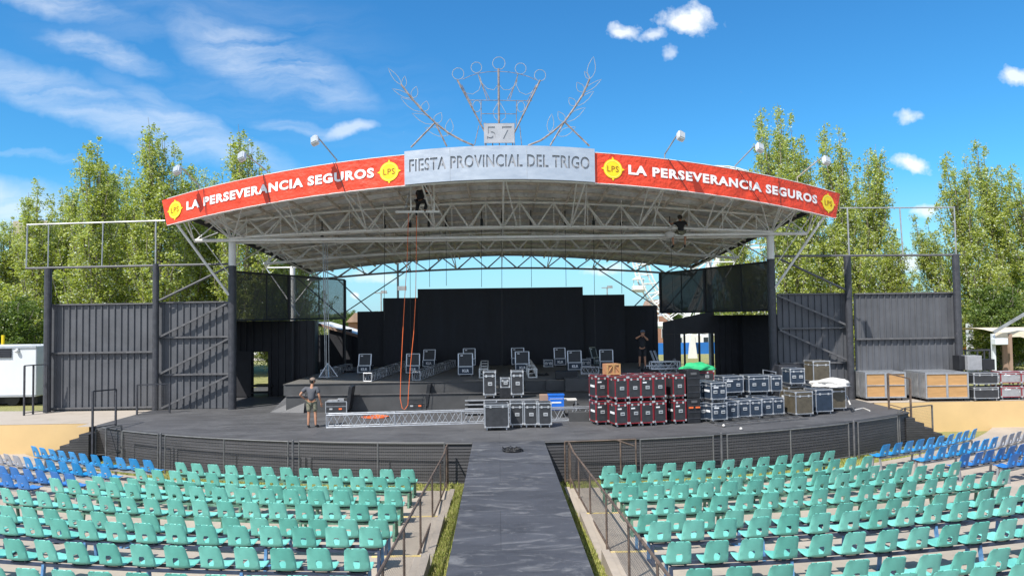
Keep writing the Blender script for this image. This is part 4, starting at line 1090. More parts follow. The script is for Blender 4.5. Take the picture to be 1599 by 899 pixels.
# ============================================================ seats
ORD = ['first', 'second', 'third', 'fourth', 'fifth', 'sixth', 'seventh', 'eighth', 'ninth', 'tenth', 'eleventh', 'twelfth', 'thirteenth', 'fourteenth', 'fifteenth', 'sixteenth', 'seventeenth', 'eighteenth', 'nineteenth', 'twentieth', 'twenty-first', 'twenty-second', 'twenty-third', 'twenty-fourth']
def shell_mesh():
    prof = [(0.215, 0.407, .150), (0.21, 0.427, .175), (0.17, 0.434, .19), (0.06, 0.417, .197), (-0.06, 0.407, .198), (-0.14, 0.411, .198), (-0.178, 0.428, .198), (-0.194, 0.452, .198),
            (-0.201, 0.474, .198), (-0.213, 0.52, .196), (-0.226, 0.565, .194), (-0.235, 0.598, .191), (-0.252, 0.66, .186), (-0.269, 0.722, .181), (-0.280, 0.762, .177), (-0.285, 0.780, .171), (-0.288, 0.793, .158), (-0.290, 0.800, .138), (-0.292, 0.804, .10)]
    us = [-1, -.93, -.64, -.29, -.15, 0, .15, .29, .64, .93, 1]
    bm = bmesh.new(); G = []
    for i, (y, z, hw_) in enumerate(prof):
        row = []
        for u in us:
            bow = 0.022 * (u * u)         # dished: edges come forward / up
            lip = 0.016 if abs(u) == 1 else 0.0
            if i >= 12:
                fd = max(0.12, 1 - (i - 11) / 5.0); bow *= fd; lip *= fd; z = prof[i][1] - 0.009 * u ** 4 * (i - 11) / 7
            if i >= 7: p = Vector((u * hw_, y + bow + lip, z))
            elif i <= 4: p = Vector((u * hw_, y, z + bow * 0.8 - (0.012 if abs(u) == 1 else 0)))
            else: p = Vector((u * hw_, y + bow * .6, z + bow * .5))
            row.append(p)
        G.append(row)
    # round the hand hole (rows 8..11, |u| <= .34)
    for i, cz in ((8, 0.490), (11, 0.600)):
        for k in (3, 7): G[i][k].x *= 0.66
        for k in (4, 6): G[i][k].x *= 0.80
    for i in (9, 10):
        for k in (3, 7): G[i][k].x *= 0.92
    V_ = [[bm.verts.new(p) for p in row] for row in G]
    for i in range(len(prof) - 1):
        for k in range(len(us) - 1):
            if 8 <= i <= 10 and 3 <= k <= 6: continue
            bm.faces.new((V_[i][k], V_[i][k + 1], V_[i + 1][k + 1], V_[i + 1][k]))
    bmesh.ops.recalc_face_normals(bm, faces=bm.faces)
    bmesh.ops.solidify(bm, geom=list(bm.faces), thickness=0.009)
    for e in bm.edges:
        if len(e.link_faces) == 2 and e.calc_face_angle(0) > 0.75: e.smooth = False
    return bm
def make_seat(m_):
    t_ = thing('stadium_seat', 'x', 'seat')
    b = MB(); b.bm.free(); b.bm = shell_mesh(); b.build('shell', m_, t_, smooth=True)
    b = MB()
    for x in (-0.12, 0.12): b.bar((x, -0.15, 0.395), (x, 0.14, 0.400), 0.03, 0.03)
    b.bar((-0.15, -0.06, 0.383), (0.15, -0.06, 0.383), 0.04, 0.02)
    b.build('seat_bracket', M['legdark'], t_)
    return t_
protos = {k: make_seat(M[k]) for k in ('teal', 'blue', 'navy', 'greys')}
used = set()
ROWS = [27.2, 28.65, 29.7, 31.0, 32.15, 33.3, 34.75, 35.9, 37.1, 38.3, 39.5]
XL_ = [-2.49, -2.44, -2.56, -2.35, -2.31, -2.30, -2.2, -2.22, -2.2, -2.2, -2.2]
XR_ = [2.96, 2.81, 2.88, 2.87, 2.83, 2.78, 2.72, 2.77, 2.74, 2.74, 2.74]
PITCH = 0.58
seatlist = []; runs = []
cname = {'teal': 'teal', 'blue': 'sky blue', 'navy': 'deep blue', 'greys': 'grey'}
for ri, r in enumerate(ROWS):
    z = ground_z(r); da = PITCH / r
    off = 0.06 if ri % 2 else 0.0
    for side in (-1, 1):
        xs_ = XL_[ri] if side < 0 else XR_[ri]
        a = math.asin((xs_ - AX) / r); k = 0
        lim = R(21.2) if side < 0 else R(21.3); run = []
        block = 'inner'; first_outer = R(23.1) if side < 0 else R(25.2)
        kk = 0
        if ri == 1 and side > 0: lim = R(20.6)
        while abs(a) < lim:
            seatlist.append((ri, side, 'inner', kk, a, r, z, 'teal')); run.append(a); kk += 1; a += side * da
        runs.append((ri, side, 'inner', run, r, z))
        a = side * first_outer; kk = 0; run = []
        lim2 = {0: 11, 1: 16, 2: 14, 3: 14}.get(ri, 10)
        if side > 0 and ri == 0: lim2 = 10
        while kk < lim2:
            col_ = 'blue' if (ri == 0 or (ri == 1 and kk < 7)) else ('greys' if ri == 1 else 'navy')
            seatlist.append((ri, side, 'outer', kk, a, r, z, col_)); run.append(a); kk += 1; a += side * da
        runs.append((ri, side, 'outer', run, r, z))
vis = []
for s in seatlist:
    p = arc_pt(s[5], s[4], s[6] + 0.6); q = proj(p)
    if q is None or p.y < 5: continue
    if -45 < q[0] < 1645 and q[1] < 960:
        infr = 0 < q[0] < 1599 and proj(arc_pt(s[5], s[4], s[6] + 0.78))[1] < 897
        vis.append((-(p - CAM).length if infr else -999 - (p - CAM).length, s))
n_in = sum(1 for v in vis if v[0] > -900)
vis.sort(key=lambda v: -v[0])
print('seats in view', n_in, 'built', len(vis))
LIM = 300
ind = [v[1] for v in vis[:LIM]]; restp = [v[1] for v in vis[LIM:]]
keyset = set((s[0], s[1], s[2], s[3]) for s in ind)
def seat_tr(s):
    ri, side, blk, kk, a, r, z, col_ = s
    h = math.sin(ri * 12.9 + kk * 78.2 + side) * 43758.5; h -= math.floor(h)
    p = arc_pt(r + (h - 0.5) * 0.03, a, z); return p, a + (h - 0.5) * 0.09, h
for s in ind:
    ri, side, blk, kk, a, r, z, col_ = s
    p, rz, h = seat_tr(s); sd_ = 'left' if side < 0 else 'right'
    if blk == 'inner': lab = '%s seat, %s row from the stage, %s along from the walkway on its %s' % (cname[col_], ORD[ri], ORD[kk], sd_)
    else: lab = '%s seat, %s row from the stage, %s outward from the %s side aisle' % (cname[col_], ORD[ri], ORD[kk], sd_)
    g_ = 'teal seats in curved rows' if col_ == 'teal' else cname[col_] + ' seats beyond the side aisles'
    if col_ not in used:
        o = protos[col_]; used.add(col_); o.location = p; o.rotation_euler = (0, 0, rz); o['label'] = lab; o['group'] = g_
    else: o = dup(protos[col_], p, rz, lab, g_)
# the rest, farthest away, as one object per colour
def join_rest(col_, m_, lab):
    bm = bmesh.new(); base = shell_mesh(); me0 = bpy.data.meshes.new('x'); base.to_mesh(me0); base.free(); any_ = False
    vs0 = [v.co.copy() for v in me0.vertices]; fs0 = [tuple(p.vertices) for p in me0.polygons]
    V2, F2 = [], []
    for s in restp:
        if s[7] != col_: continue
        p, rz, h = seat_tr(s); mt = Matrix.Translation(p) @ Matrix.Rotation(rz, 4, 'Z'); o0 = len(V2)
        V2 += [mt @ v for v in vs0]; F2 += [tuple(i + o0 for i in f_) for f_ in fs0]; any_ = True
    if not any_: return
    me = bpy.data.meshes.new('distant_seats'); me.from_pydata(V2, [], F2); me.materials.append(m_)
    me.polygons.foreach_set('use_smooth', [True] * len(me.polygons))
    o = bpy.data.objects.new('distant_seats', me); COL.objects.link(o); tag(o, lab, 'seats', None, 'stuff')
join_rest('teal', M['teal'], 'teal seats of the rows nearest the stage')
join_rest('blue', M['blue'], 'sky blue seats in the side blocks nearest the stage')
join_rest('navy', M['navy'], 'deep blue seats in the side blocks')
join_rest('greys', M['greys'], 'grey seats at the outer ends of the side rows')
for k in protos:
    if k not in used:
        for ch in list(protos[k].children): bpy.data.objects.remove(ch)
        bpy.data.objects.remove(protos[k])
# steel frames carrying the seats: one per run of seats
for ri, side, blk, run, r, z in runs:
    run = [a for a in run if (lambda q: q is not None and -120 < q[0] < 1720 and q[1] < 1010)(proj(arc_pt(r, a, z + 0.5)))]
    if len(run) < 2: continue
    early = ri < 5
    mm = M['leggreen'] if early else M['legblue']
    if blk == 'outer': mm = M['galv']
    sd_ = 'left' if side < 0 else 'right'
    lab = 'steel frame carrying the %s seat row from the stage, %s' % (ORD[ri], ('%s of the walkway' % sd_) if blk == 'inner' else 'beyond the %s side aisle' % sd_)
    t_ = thing('seat_frame', lab, 'seat frame', (0, 0, 0), 0, 'frames carrying the seat rows')
    b = MB(); e = 0.12 / r * side
    pts_f = [arc_pt(r - 0.10, a, z + 0.352) for a in run]; pts_r = [arc_pt(r + 0.12, a, z + 0.352) for a in run]
    ends = (run[0] - e, run[-1] + e)
    bmats = M['galv'] if blk == 'outer' else (M['leggreen'] if early else M['legdark'])
    for ptsx, rr in ((pts_f, r - 0.10), (pts_r, r + 0.12)):
        P2 = [arc_pt(rr, ends[0], z + 0.352)] + ptsx + [arc_pt(rr, ends[1], z + 0.352)]
        for i in range(len(P2) - 1): b.bar(P2[i], P2[i + 1], 0.04, 0.05)
    b.build('beam', bmats, t_)
    idx = list(range(0, len(run), 3))
    if idx[-1] != len(run) - 1: idx.append(len(run) - 1)
    for i in idx:
        a = run[i] + (-e if i == 0 else (e if i == len(run) - 1 else e))
        b = MB()
        b.bar(arc_pt(r - 0.16, a, z), arc_pt(r - 0.11, a, z + 0.35), 0.05, 0.05)
        if blk != 'outer' and not early:
            b.build('leg', M['legblue'], t_); b = MB()
        b.bar(arc_pt(r + 0.16, a, z), arc_pt(r + 0.12, a, z + 0.36), 0.05, 0.05)
        b.bar(arc_pt(r - 0.15, a, z + 0.02), arc_pt(r + 0.15, a, z + 0.02), 0.05, 0.03)
        b.build('leg', mm if blk == 'outer' or i % 2 else M['leggreen'] if early else M['legdark'], t_)

# ============================================================ fences and railings
RF = RS + 0.42
def ang_px(px, r=RF):
    Y = 23.0
    for _ in range(30):
        x = on_y(px, 700, Y).x; Y = CC.y - math.sqrt(max(1, r * r - (x - AX) ** 2))
    return math.asin((x - AX) / r)
def fence_panel(pa, pb, mids, label, mesh=None, ztop=0.04, zlo=-1.22, diag=False, mt=None):
    t_ = thing('mesh_fence', label, 'fence', (0, 0, 0), 0, 'mesh fence panels in front of the stage'); mt = mt or M['fencegrey']
    a0, a1 = ang_px(pa), ang_px(pb); n = 8
    A = [a0 + (a1 - a0) * i / n for i in range(n + 1)]
    b = MB(); b.tube([arc_pt(RF, a, ztop) for a in A], 0.022, 6); b.tube([arc_pt(RF, a, zlo + 0.12) for a in A], 0.018, 6); b.build('rail', mt, t_)
    for a in [a0] + [ang_px(m_) for m_ in mids] + [a1]:
        b = MB(); b.tube([arc_pt(RF, a, zlo - 0.03), arc_pt(RF, a, ztop + 0.01)], 0.024, 7); b.build('post', mt, t_)
    bm = bmesh.new(); uvl = bm.loops.layers.uv.new('UVMap')
    for i in range(n):
        P4 = [arc_pt(RF, A[i], zlo + 0.12), arc_pt(RF, A[i + 1], zlo + 0.12), arc_pt(RF, A[i + 1], ztop), arc_pt(RF, A[i], ztop)]
        f_ = bm.faces.new([bm.verts.new(p) for p in P4]); s0, s1 = RF * (A[i] - a0), RF * (A[i + 1] - a0); h = ztop - zlo - 0.12
        for l, uv in zip(f_.loops, ((s0, 0), (s1, 0), (s1, h), (s0, h))): l[uvl].uv = uv
    me = bpy.data.meshes.new('net'); bm.to_mesh(me); bm.free(); me.materials.append(mesh or M['net'])
    o = bpy.data.objects.new('net', me); COL.objects.link(o); o.parent = t_
    if diag:
        b = MB(); b.tube([arc_pt(RF, a1 - .003, ztop - 0.2), arc_pt(RF, a0 + (a1 - a0) * 0.72, ztop)], 0.03, 6); b.build('brace', mt, t_)
fence_panel(191, 247, [], 'shortest mesh fence panel before the stage, beside the left steps')
fence_panel(258, 450, [350], 'mesh fence panel before the left part of the stage')
fence_panel(467, 694, [590], 'mesh fence panel before the stage, ending left of the walkway', None, 0.06)
fence_panel(882, 993, [969], 'mesh fence panel with a rusty post, right of the walkway', None, 0.04, -1.22, True, M['fence'])
fence_panel(1000, 1114, [], 'mesh fence panel before the red edged cases', None, 0.02)
fence_panel(1136, 1326, [1235], 'mesh fence panel before the silver edged cases', None, 0.02)
fence_panel(1341, 1403, [], 'mesh fence panel beside the right steps', None, 0.02)
for px, lab in ((458, 'grey post between two fence panels left of the walkway'), (1126, 'grey post between two fence panels below the silver edged cases'), (1333, 'grey post between two fence panels near the right steps'), (252, 'grey post between two fence panels near the left steps')):
    a = ang_px(px); b = MB(); b.tube([arc_pt(RF + 0.03, a, -1.26), arc_pt(RF + 0.03, a, 0.07)], 0.035, 8); b.ball(arc_pt(RF + .03, a, .075), 0.036, 2)
    o = b.build('fence_post', M['rail']); tag(o, lab, 'post', 'single grey posts of the stage fence')
# aisle railings beside the walkway
def aisle(x, label, sgn):
    t_ = thing('aisle_railing', label, 'railing', (0, 0, 0), 0, 'rusty railings beside the walkway')
    ys = [22.35, 21.9, 20.9, 18.4, 15.6, 12.6, 9.9, 7.2]
    def top(y): return ground_z(CC.y - y) * 0 + (-1.22 + 0.052 * (22.3 - y)) + 1.22 - (0.10 if y < 21 else 0)
    def low(y): return top(y) - 0.98
    b = MB()
    b.tube([(x, y, top(y)) for y in ys], 0.026, 7); b.tube([(x, y, low(y)) for y in ys], 0.022, 7)
    b.build('rail', M['fence'], t_)
    for y in (22.35, 21.9, 19.6, 17.2, 14.6, 12.1, 9.9, 7.4):
        b = MB(); b.tube([(x, y, top(y) - 1.35), (x, y, top(y) + 0.0)], 0.026 if y > 21 else 0.022, 7); b.build('post', M['fence'], t_)
    bm = bmesh.new(); uvl = bm.loops.layers.uv.new('UVMap')
    for i in range(len(ys) - 1):
        P4 = [(x, ys[i], low(ys[i])), (x, ys[i + 1], low(ys[i + 1])), (x, ys[i + 1], top(ys[i + 1])), (x, ys[i], top(ys[i]))]
        f_ = bm.faces.new([bm.verts.new(p) for p in P4])
        for l, uv in zip(f_.loops, ((ys[i], 0), (ys[i + 1], 0), (ys[i + 1], 0.98), (ys[i], 0.98))): l[uvl].uv = uv
    me = bpy.data.meshes.new('net'); bm.to_mesh(me); bm.free(); me.materials.append(M['net2'])
    o = bpy.data.objects.new('net', me); COL.objects.link(o); o.parent = t_
aisle(-1.57, 'long rusty mesh railing running down left of the walkway', -1)
aisle(2.08, 'long rusty mesh railing running down right of the walkway', 1)
# handrails near the steps
def handrail(label, pts_post, z0s, tops, mids=(), net=False, mt=None, rad=0.035):
    """pts_post: list of (x,y); tops: heights"""
    t_ = thing('handrail', label, 'handrail', (0, 0, 0), 0, 'black steel handrails at the stage ends'); mt = mt or M['post']
    P_ = [Vector((x, y, tz)) for (x, y), tz in zip(pts_post, tops)]
    for p, z0 in zip(P_, z0s):
        b = MB(); b.bar((p.x, p.y, z0), (p.x, p.y, p.z), rad * 1.7, rad * 1.7); b.build('post', mt, t_)
    b = MB()
    for i in range(len(P_) - 1):
        b.bar(P_[i], P_[i + 1], rad * 1.3, rad * 1.3)
        for m_ in mids: b.bar(P_[i] - Vector((0, 0, m_)), P_[i + 1] - Vector((0, 0, m_)), rad * .8, rad * .8)
    b.build('bar', mt, t_)
    if net:
        for i in range(len(P_) - 1):
            h = mids[-1]; quad_uv('net', [P_[i] - Vector((0, 0, h)), P_[i + 1] - Vector((0, 0, h)), P_[i + 1], P_[i]], M['net'], t_)
def xy(px, Y): return (on_y(px, 600, Y).x, Y)
handrail('black handrail frame before the white trailer', [xy(38, 31.0), xy(52, 31.4), xy(73, 31.7)], [0, 0, 0], [2.05, 2.05, 2.05], (1.95,))
handrail('black upright handrail frame on the left steps', [xy(145, 26.2), xy(181, 27.6)], [-1.24, 0.0], [1.40, 1.33], (1.28,))
handrail('black handrail frame with wires before the left corrugated wall', [xy(214, 30.6), xy(265, 31.0)], [0, 0], [1.22, 1.22], (1.12,), True)
handrail('low grey handrail going down the left steps', [xy(150, 26.3), xy(166, 26.1), xy(190, 26.6)], [-1.25, -1.25, -1.0], [0.08, 0.12, 0.14], (0.9,), True, M['fencegrey'], 0.025)
handrail('black upright handrail frame before the plywood cases', [xy(1387, 28.6), xy(1421, 27.8)], [0.0, -1.2], [1.38, 1.24], (1.2,), False, M['fence'])
handrail('grey handrail with mesh at the right steps beside the cream wall', [xy(1402, 27.3), xy(1412, 28.0), xy(1454, 29.2)], [-1.25, -1.25, -1.2], [0.10, 0.12, 0.05], (1.0,), True, M['fencegrey'], 0.03)

# ============================================================ flight cases and other equipment
def make_case(name, w_, d_, h_, edge, panel, plate=True, double=False, lid=0.80, caster=True, label='x', front=True, cat='equipment case', sticker=False):
    t_ = thing(name, label, cat)
    c0 = 0.11 if caster else 0.0; H = h_ - c0; e = 0.032
    b = MB(); b.box((0, 0, c0 + H / 2), (w_ - 0.012, d_ - 0.012, H - 0.012)); b.build('body', panel, t_)
    b = MB()
    for sx_ in (-1, 1):
        for sy_ in (-1, 1): b.box((sx_ * (w_ - e) / 2, sy_ * (d_ - e) / 2, c0 + H / 2), (e, e, H))
        for z in (c0 + e / 2, c0 + H - e / 2, c0 + H * lid):
            b.box((sx_ * (w_ - e) / 2, 0, z), (e * .98, d_ - 2 * e, e))
            b.box((0, sx_ * (d_ - e) / 2, z), (w_ - 2 * e, e * .98, e))
    b.build('edging', edge, t_)
    b = MB()
    for sx_ in (-1, 1):
        for sy_ in (-1, 1):
            for z in (c0 + 0.03, c0 + H - 0.03): b.box((sx_ * (w_ / 2 - 0.022), sy_ * (d_ / 2 - 0.022), z), (0.055, 0.055, 0.065))
    b.build('corner_cap', M['plate'], t_)
    def dish(x, z, s=1.0):
        q = MB(); q.box((x, -d_ / 2 - 0.004, z), (0.15 * s, 0.014, 0.11 * s)); p_ = q.build('handle', M['plate'], t_)
        q = MB(); q.box((x, -d_ / 2 - 0.013, z), (0.10 * s, 0.012, 0.022)); q.build('grip', M['plastic'], p_)
    if plate:
        if double: dish(-w_ * 0.23, c0 + H * 0.45); dish(w_ * 0.23, c0 + H * 0.45)
        else: dish(0.02, c0 + H * 0.47)
    q = MB()
    for x in (-w_ * 0.25, w_ * 0.25): q.box((x, -d_ / 2 - 0.004, c0 + H * lid), (0.06, 0.014, 0.075))
    q.box((-w_ / 2 - 0.004, 0, c0 + H * lid), (0.014, 0.06, 0.075)); q.build('latch', M['plate'], t_)
    if sticker:
        q = MB(); q.box((-w_ / 2 - 0.003, -d_ * 0.05, c0 + H * 0.5), (0.006, d_ * 0.6, 0.075)); q.box((-w_ * 0.18, -d_ / 2 - 0.003, c0 + H * 0.70), (w_ * 0.3, 0.006, 0.045)); q.build('sticker', M['stick'], t_)
    if caster:
        for sx_ in (-1, 1):
            for sy_ in (-1, 1):
                q = MB(); q.cyl((sx_ * (w_ / 2 - 0.08), sy_ * (d_ / 2 - 0.08), 0.046), 0.045, 0.035, 'X', 12); q.box((sx_ * (w_ / 2 - 0.08), sy_ * (d_ / 2 - 0.08), 0.085), (0.05, 0.06, 0.05)); q.build('caster', M['alud'], t_)
    return t_
PROTO = {}
def place(kind, x, y, z, rz, label, group, cat=None):
    o = PROTO[kind]
    if kind not in used:
        used.add(kind); o.location = (x, y, z); o.rotation_euler = (0, 0, rz); o['label'] = label; o['group'] = group
    else:
        hh = math.sin(x * 91.7 + y * 37.3 + z * 11.1) * 4375.85; hh -= math.floor(hh)
        o = dup(o, (x + (hh - .5) * .015, y + (hh - .5) * .05, z), rz + (hh - .5) * .05, label, group)
        if hh < .45:
            for ch in list(o.children):
                if ch.name.startswith('sticker'): bpy.data.objects.remove(ch)
    return o
PROTO['red'] = make_case('road_case', 0.47, 0.62, 0.85, M['cred'], M['case'], True, sticker=True, lid=0.86)
PROTO['silver'] = make_case('road_case', 0.47, 0.66, 0.70, M['alu'], M['caseblue'], True)
PROTO['silverwide'] = make_case('road_case', 0.86, 0.66, 0.72, M['alu'], M['caseblue'], True, True, sticker=True)
PROTO['silverpair'] = make_case('road_case', 0.62, 0.62, 0.70, M['alu'], M['caseblue'], True, True, sticker=True)
PROTO['big'] = make_case('road_case', 0.72, 0.72, 0.93, M['alu'], M['casekhaki'], False, sticker=True)
PROTO['bigblue'] = make_case('road_case', 0.72, 0.72, 0.93, M['alu'], M['caseblue'], False, sticker=True)
PROTO['tall'] = make_case('road_case', 0.46, 0.62, 0.86, M['alu'], M['case'], True)
PROTO['wide'] = make_case('road_case', 0.82, 0.62, 0.88, M['alu'], M['case'], False, lid=0.90)
PROTO['small'] = make_case('road_case', 0.38, 0.40, 0.38, M['alu'], M['case'], True, caster=False, lid=0.7)
# red cases: two layers, rotated so that the right end is farther away
O = on_z(961, 668); rot = R(13.5); ux = Vector((math.cos(rot), math.sin(rot), 0)); uy = Vector((-math.sin(rot), math.cos(rot), 0))
G1 = 'red edged equipment cases stacked on the stage'
def rp_(i, j): return O + ux * i + uy * j
nm = ['leftmost', 'second', 'third', 'fourth', 'fifth']
xi = [0.26, 0.75, 1.20, 1.68, 2.42]
for i, x in enumerate(xi):
    for L in (0, 1):
        p = rp_(x + (0.01 if L else 0), 0.33 + (0.015 * (i % 2)) + 0.02 * L)
        place('red', p.x, p.y, L * 0.862, rot, 'red edged black case, %s, %s front row%s' % (nm[i] if i in (0,) else nm[i] + ' from left', 'upper' if L else 'lower', ', beside the black stack' if i == 4 else ''), G1)
for j, wd in ((0, 'nearer'),):
    for L in (0, 1):
        p = rp_(-0.18, 1.05); place('red', p.x, p.y, L * 0.862, rot, 'red edged black case standing back behind the left end, %s layer' % ('upper' if L else 'lower'), G1)
for i, x in enumerate((0.35, 0.87, 1.38, 1.9)):
    for L in (0, 1):
        p = rp_(x, 1.05); place('red', p.x, p.y, L * 0.862, rot, 'red edged black case in the hidden second row, %s layer, %s from the left' % ('upper' if L else 'lower', ['first', 'second', 'third', 'fourth'][i]), G1)
# black plastic stack
def stack_case(x, y, z, h, label, ora=False):
    t_ = thing('plastic_case', label, 'equipment case', (x, y, z), rot, 'black plastic cases beside the red edged cases')
    b = MB(); b.box((0, 0, h / 2), (0.50, 0.60, h - 0.01)); b.build('body', M['plastic'], t_, bevel=0.015)
    b = MB()
    for k in range(3): b.box((0, -0.305, h * (0.2 + 0.25 * k)), (0.46, 0.02, 0.03))
    b.build('rib', M['dark'], t_)
    b = MB(); b.box((0, -0.315, h * 0.86), (0.22, 0.02, 0.08)); b.build('sticker', M['rail'], t_)
    if ora:
        for xx in (-0.13, 0.13): b = MB(); b.box((xx, -0.325, h * 0.63), (0.16, 0.03, 0.05)); b.build('handle', M['orange'], t_)
p = rp_(2.98, 0.35)
stack_case(p.x, p.y, 0, 0.88, 'black plastic case with orange handles, at the bottom of its stack', True)
stack_case(p.x, p.y, 0.885, 0.98, 'black plastic case on top, between red and silver edged cases')
p = rp_(3.4, 1.0)
# wooden box on the red cases
q = on_y(962, 586, 26.0)
wb = thing('wooden_crate', 'orange brown wooden crate standing on the red edged cases', 'crate', (rp_(0.35, 1.0).x - .05, rp_(0.35, 1.0).y, 1.725), rot)
b = MB(); b.box((0, 0, 0.19), (0.50, 0.40, 0.37)); b.build('box', M['wood'], wb)
b = MB()
for x in (-0.23, 0.0, 0.23): b.box((x, -0.22, 0.19), (0.06, 0.025, 0.38))
for z in (0.03, 0.355): b.box((0, -0.221, z), (0.51, 0.02, 0.05))
b.bar((-0.23, -0.222, 0.06), (-0.03, -0.222, 0.33), 0.04, 0.015); b.bar((0.23, -0.222, 0.06), (0.03, -0.222, 0.33), 0.04, 0.015)
b.build('batten', M['ply'], wb)
# silver edged cases
G2 = 'silver edged navy cases stacked on the right of the stage'
def pl(kind, pxc, pyb, z, hgt, rz, label, group=G2, Y=None):
    p = on_z(pxc, pyb, z) if Y is None else on_y(pxc, pyb, Y)
    d_ = {'silver': .33, 'silverwide': .33, 'silverpair': .31, 'big': .36, 'bigblue': .36, 'tall': .31, 'wide': .31, 'red': .31, 'small': .2, 'flat': .31}[kind]
    p = p + Vector((-math.sin(rz), math.cos(rz), 0)) * d_
    return place(kind, p.x, p.y, z, rz, label, group)
r2 = R(15)
pl('silver', 1098, 659, 0, .7, r2, 'silver edged case in the lower layer, against the black plastic stack')
pl('silverpair', 1124, 660, 0, .7, r2, 'silver edged case with two handles, lower layer, second from the plastic stack')
pl('silverpair', 1105, 633, 0.71, .7, r2, 'silver edged case in the upper layer, against the black plastic stack', Y=26.2)
pl('silverpair', 1123, 632, 0.71, .7, r2, 'silver edged case with two handles, upper layer, second from the plastic stack', Y=25.7)
pl('silver', 1144, 657, 0, .7, r2, 'silver edged case in the lower layer, its dark side showing')
for i, (px, py) in enumerate(((1163, 655), (1181, 654), (1199, 652), (1216, 651))):
    pl('silver', px, py, 0, .7, R(9), 'silver edged navy case in the lower row, %s of the four narrow ones' % ['first', 'second', 'third', 'last'][i])
pl('silverwide', 1146, 618, 0.74, .7, R(14), 'silver edged case lying crosswise in the upper layer, left of the double handled pair', Y=27.6)
pl('silverwide', 1186, 616, 0.74, .7, R(12), 'silver edged wide case with white sticker, middle of the upper layer', Y=27.7)
pl('silver', 1213, 615, 0.74, .7, R(10), 'silver edged navy case in the upper layer, right of the wide middle one', Y=27.8)
pl('silver', 1143, 640, 0, .7, R(14), 'silver edged case hidden behind the lower row, left', Y=27.7)
pl('silverwide', 1183, 640, 0, .7, R(12), 'silver edged wide case hidden behind the lower row, middle', Y=27.8)
pl('silverpair', 1246, 608, 0.95, .7, R(8), 'silver edged case set higher, behind the big khaki case', Y=28.4)
pl('big', 1246, 639, 0, .7, R(8), 'big case hidden behind the front khaki case, under the higher one', Y=28.6)
pl('bigblue', 1282, 636, 0, .7, R(6), 'big case hidden behind the white tarp, rear row', Y=29.0)
pl('big', 1284, 604, 0.94, .4, R(6), 'khaki case at the rear, standing higher than the white tarp', Y=29.2)
pl('big', 1257, 651, 0, .93, R(14), 'big khaki case with silver edges, left of the three big ones')
pl('bigblue', 1288, 647, 0, .93, R(12), 'big navy case with silver edges, middle of the three big ones')
pl('big', 1309, 642, 0, .93, R(12), 'big khaki case at the right end under the white tarp')
# folded tarp
def lump(name, c, sx_, sy_, sz_, mt, label, cat, seed=1, amp=0.25, sub=4):
    bm = bmesh.new(); bmesh.ops.create_icosphere(bm, subdivisions=sub, radius=1)
    for v in bm.verts:
        n_ = noise.noise(v.co * 1.7 + Vector((seed, 0, 0))) + 0.5 * noise.noise(v.co * 4.3 + Vector((0, seed, 0)))
        v.co *= 1 + amp * n_; v.co.z = max(v.co.z, -0.25)
        v.co = Vector((v.co.x * sx_, v.co.y * sy_, v.co.z * sz_ + 0.25 * sz_))
    me = bpy.data.meshes.new(name); bm.to_mesh(me); bm.free(); me.materials.append(mt); me.polygons.foreach_set('use_smooth', [True] * len(me.polygons))
    o = bpy.data.objects.new(name, me); COL.objects.link(o); o.location = c; tag(o, label, cat); return o
p = on_y(1296, 604, 28.3); lump('folded_tarp', (p.x, p.y, 0.955), 0.80, 0.42, 0.24, M['tarp'], 'crumpled white tarp folded on the big cases', 'tarp', 3, 0.3)
b = MB(); p0 = on_y(1312, 607, 28.2); 
pts = [p0 + Vector((0, 0, 0))]
for k, (px, py) in enumerate(((1322, 618), (1328, 632), (1334, 640), (1348, 637), (1358, 641))): pts.append(on_z(px, py, 0.02 if k > 1 else 0.5 - 0.2 * k))
b.tube(pts, 0.03, 6); o = b.build('white_rope', M['tarp']); tag(o, 'white rope trailing from the tarp to the stage floor', 'rope')
# green cloth over a red case on the upper stage
p = on_y(1096, 585, 29.5)
PR = make_case('road_case', 1.05, 0.6, 0.55, M['cred'], M['case'], True, True, label='red edged case under the green cloth'); PR.location = (p.x, 29.9, 1.0 - 0.02); PR['group'] = G1
b = MB(); b.box((p.x + 0.05, 30.05, 0.49), (1.6, 0.9, 0.97)); o = b.build('black_riser_box', M['black']); tag(o, 'black riser box standing under the red case with the green cloth', 'box')
lump('green_cloth', (p.x - 0.1, 29.88, 1.53), 0.66, 0.36, 0.24, M['green'], 'green cloth thrown over a red edged case', 'cloth', 8, 0.25)
# centre group of black silver edged cases
G3 = 'silver edged black cases in the middle of the stage'
pl('tall', 766, 668, 0, .86, 0, 'silver edged black case mostly hidden behind the wide front one', G3, Y=25.6)
pl('wide', 776, 672.5, 0, .88, R(2), 'wide silver edged black case standing foremost in the middle', G3)
for i, px in enumerate((807, 829, 851)):
    pl('tall', px, 668, 0, .86, 0, 'silver edged black case in the middle row, %s' % ['next to the wide case', 'between two like it', 'at its right end'][i], G3)
dk = thing('deck_stack', 'flat stack of folded stage decks below the tall cases', 'deck stack', group=None)
p0, p1 = on_y(726, 636, 28.6), on_y(846, 636, 28.6)
for k in range(4):
    b = MB(); b.box(((p0.x + p1.x) / 2 + 0.05 * (k % 2), 29.4, 0.09 + 0.16 * k), (p1.x - p0.x - 0.1 * (k % 2), 1.5, 0.10)); b.build('deck', M['riser'], dk)
    b = MB(); b.box(((p0.x + p1.x) / 2, 28.63, 0.115 + 0.16 * k), (p1.x - p0.x, 0.03, 0.05)); b.build('frame', M['alud'], dk)
zt = 0.64
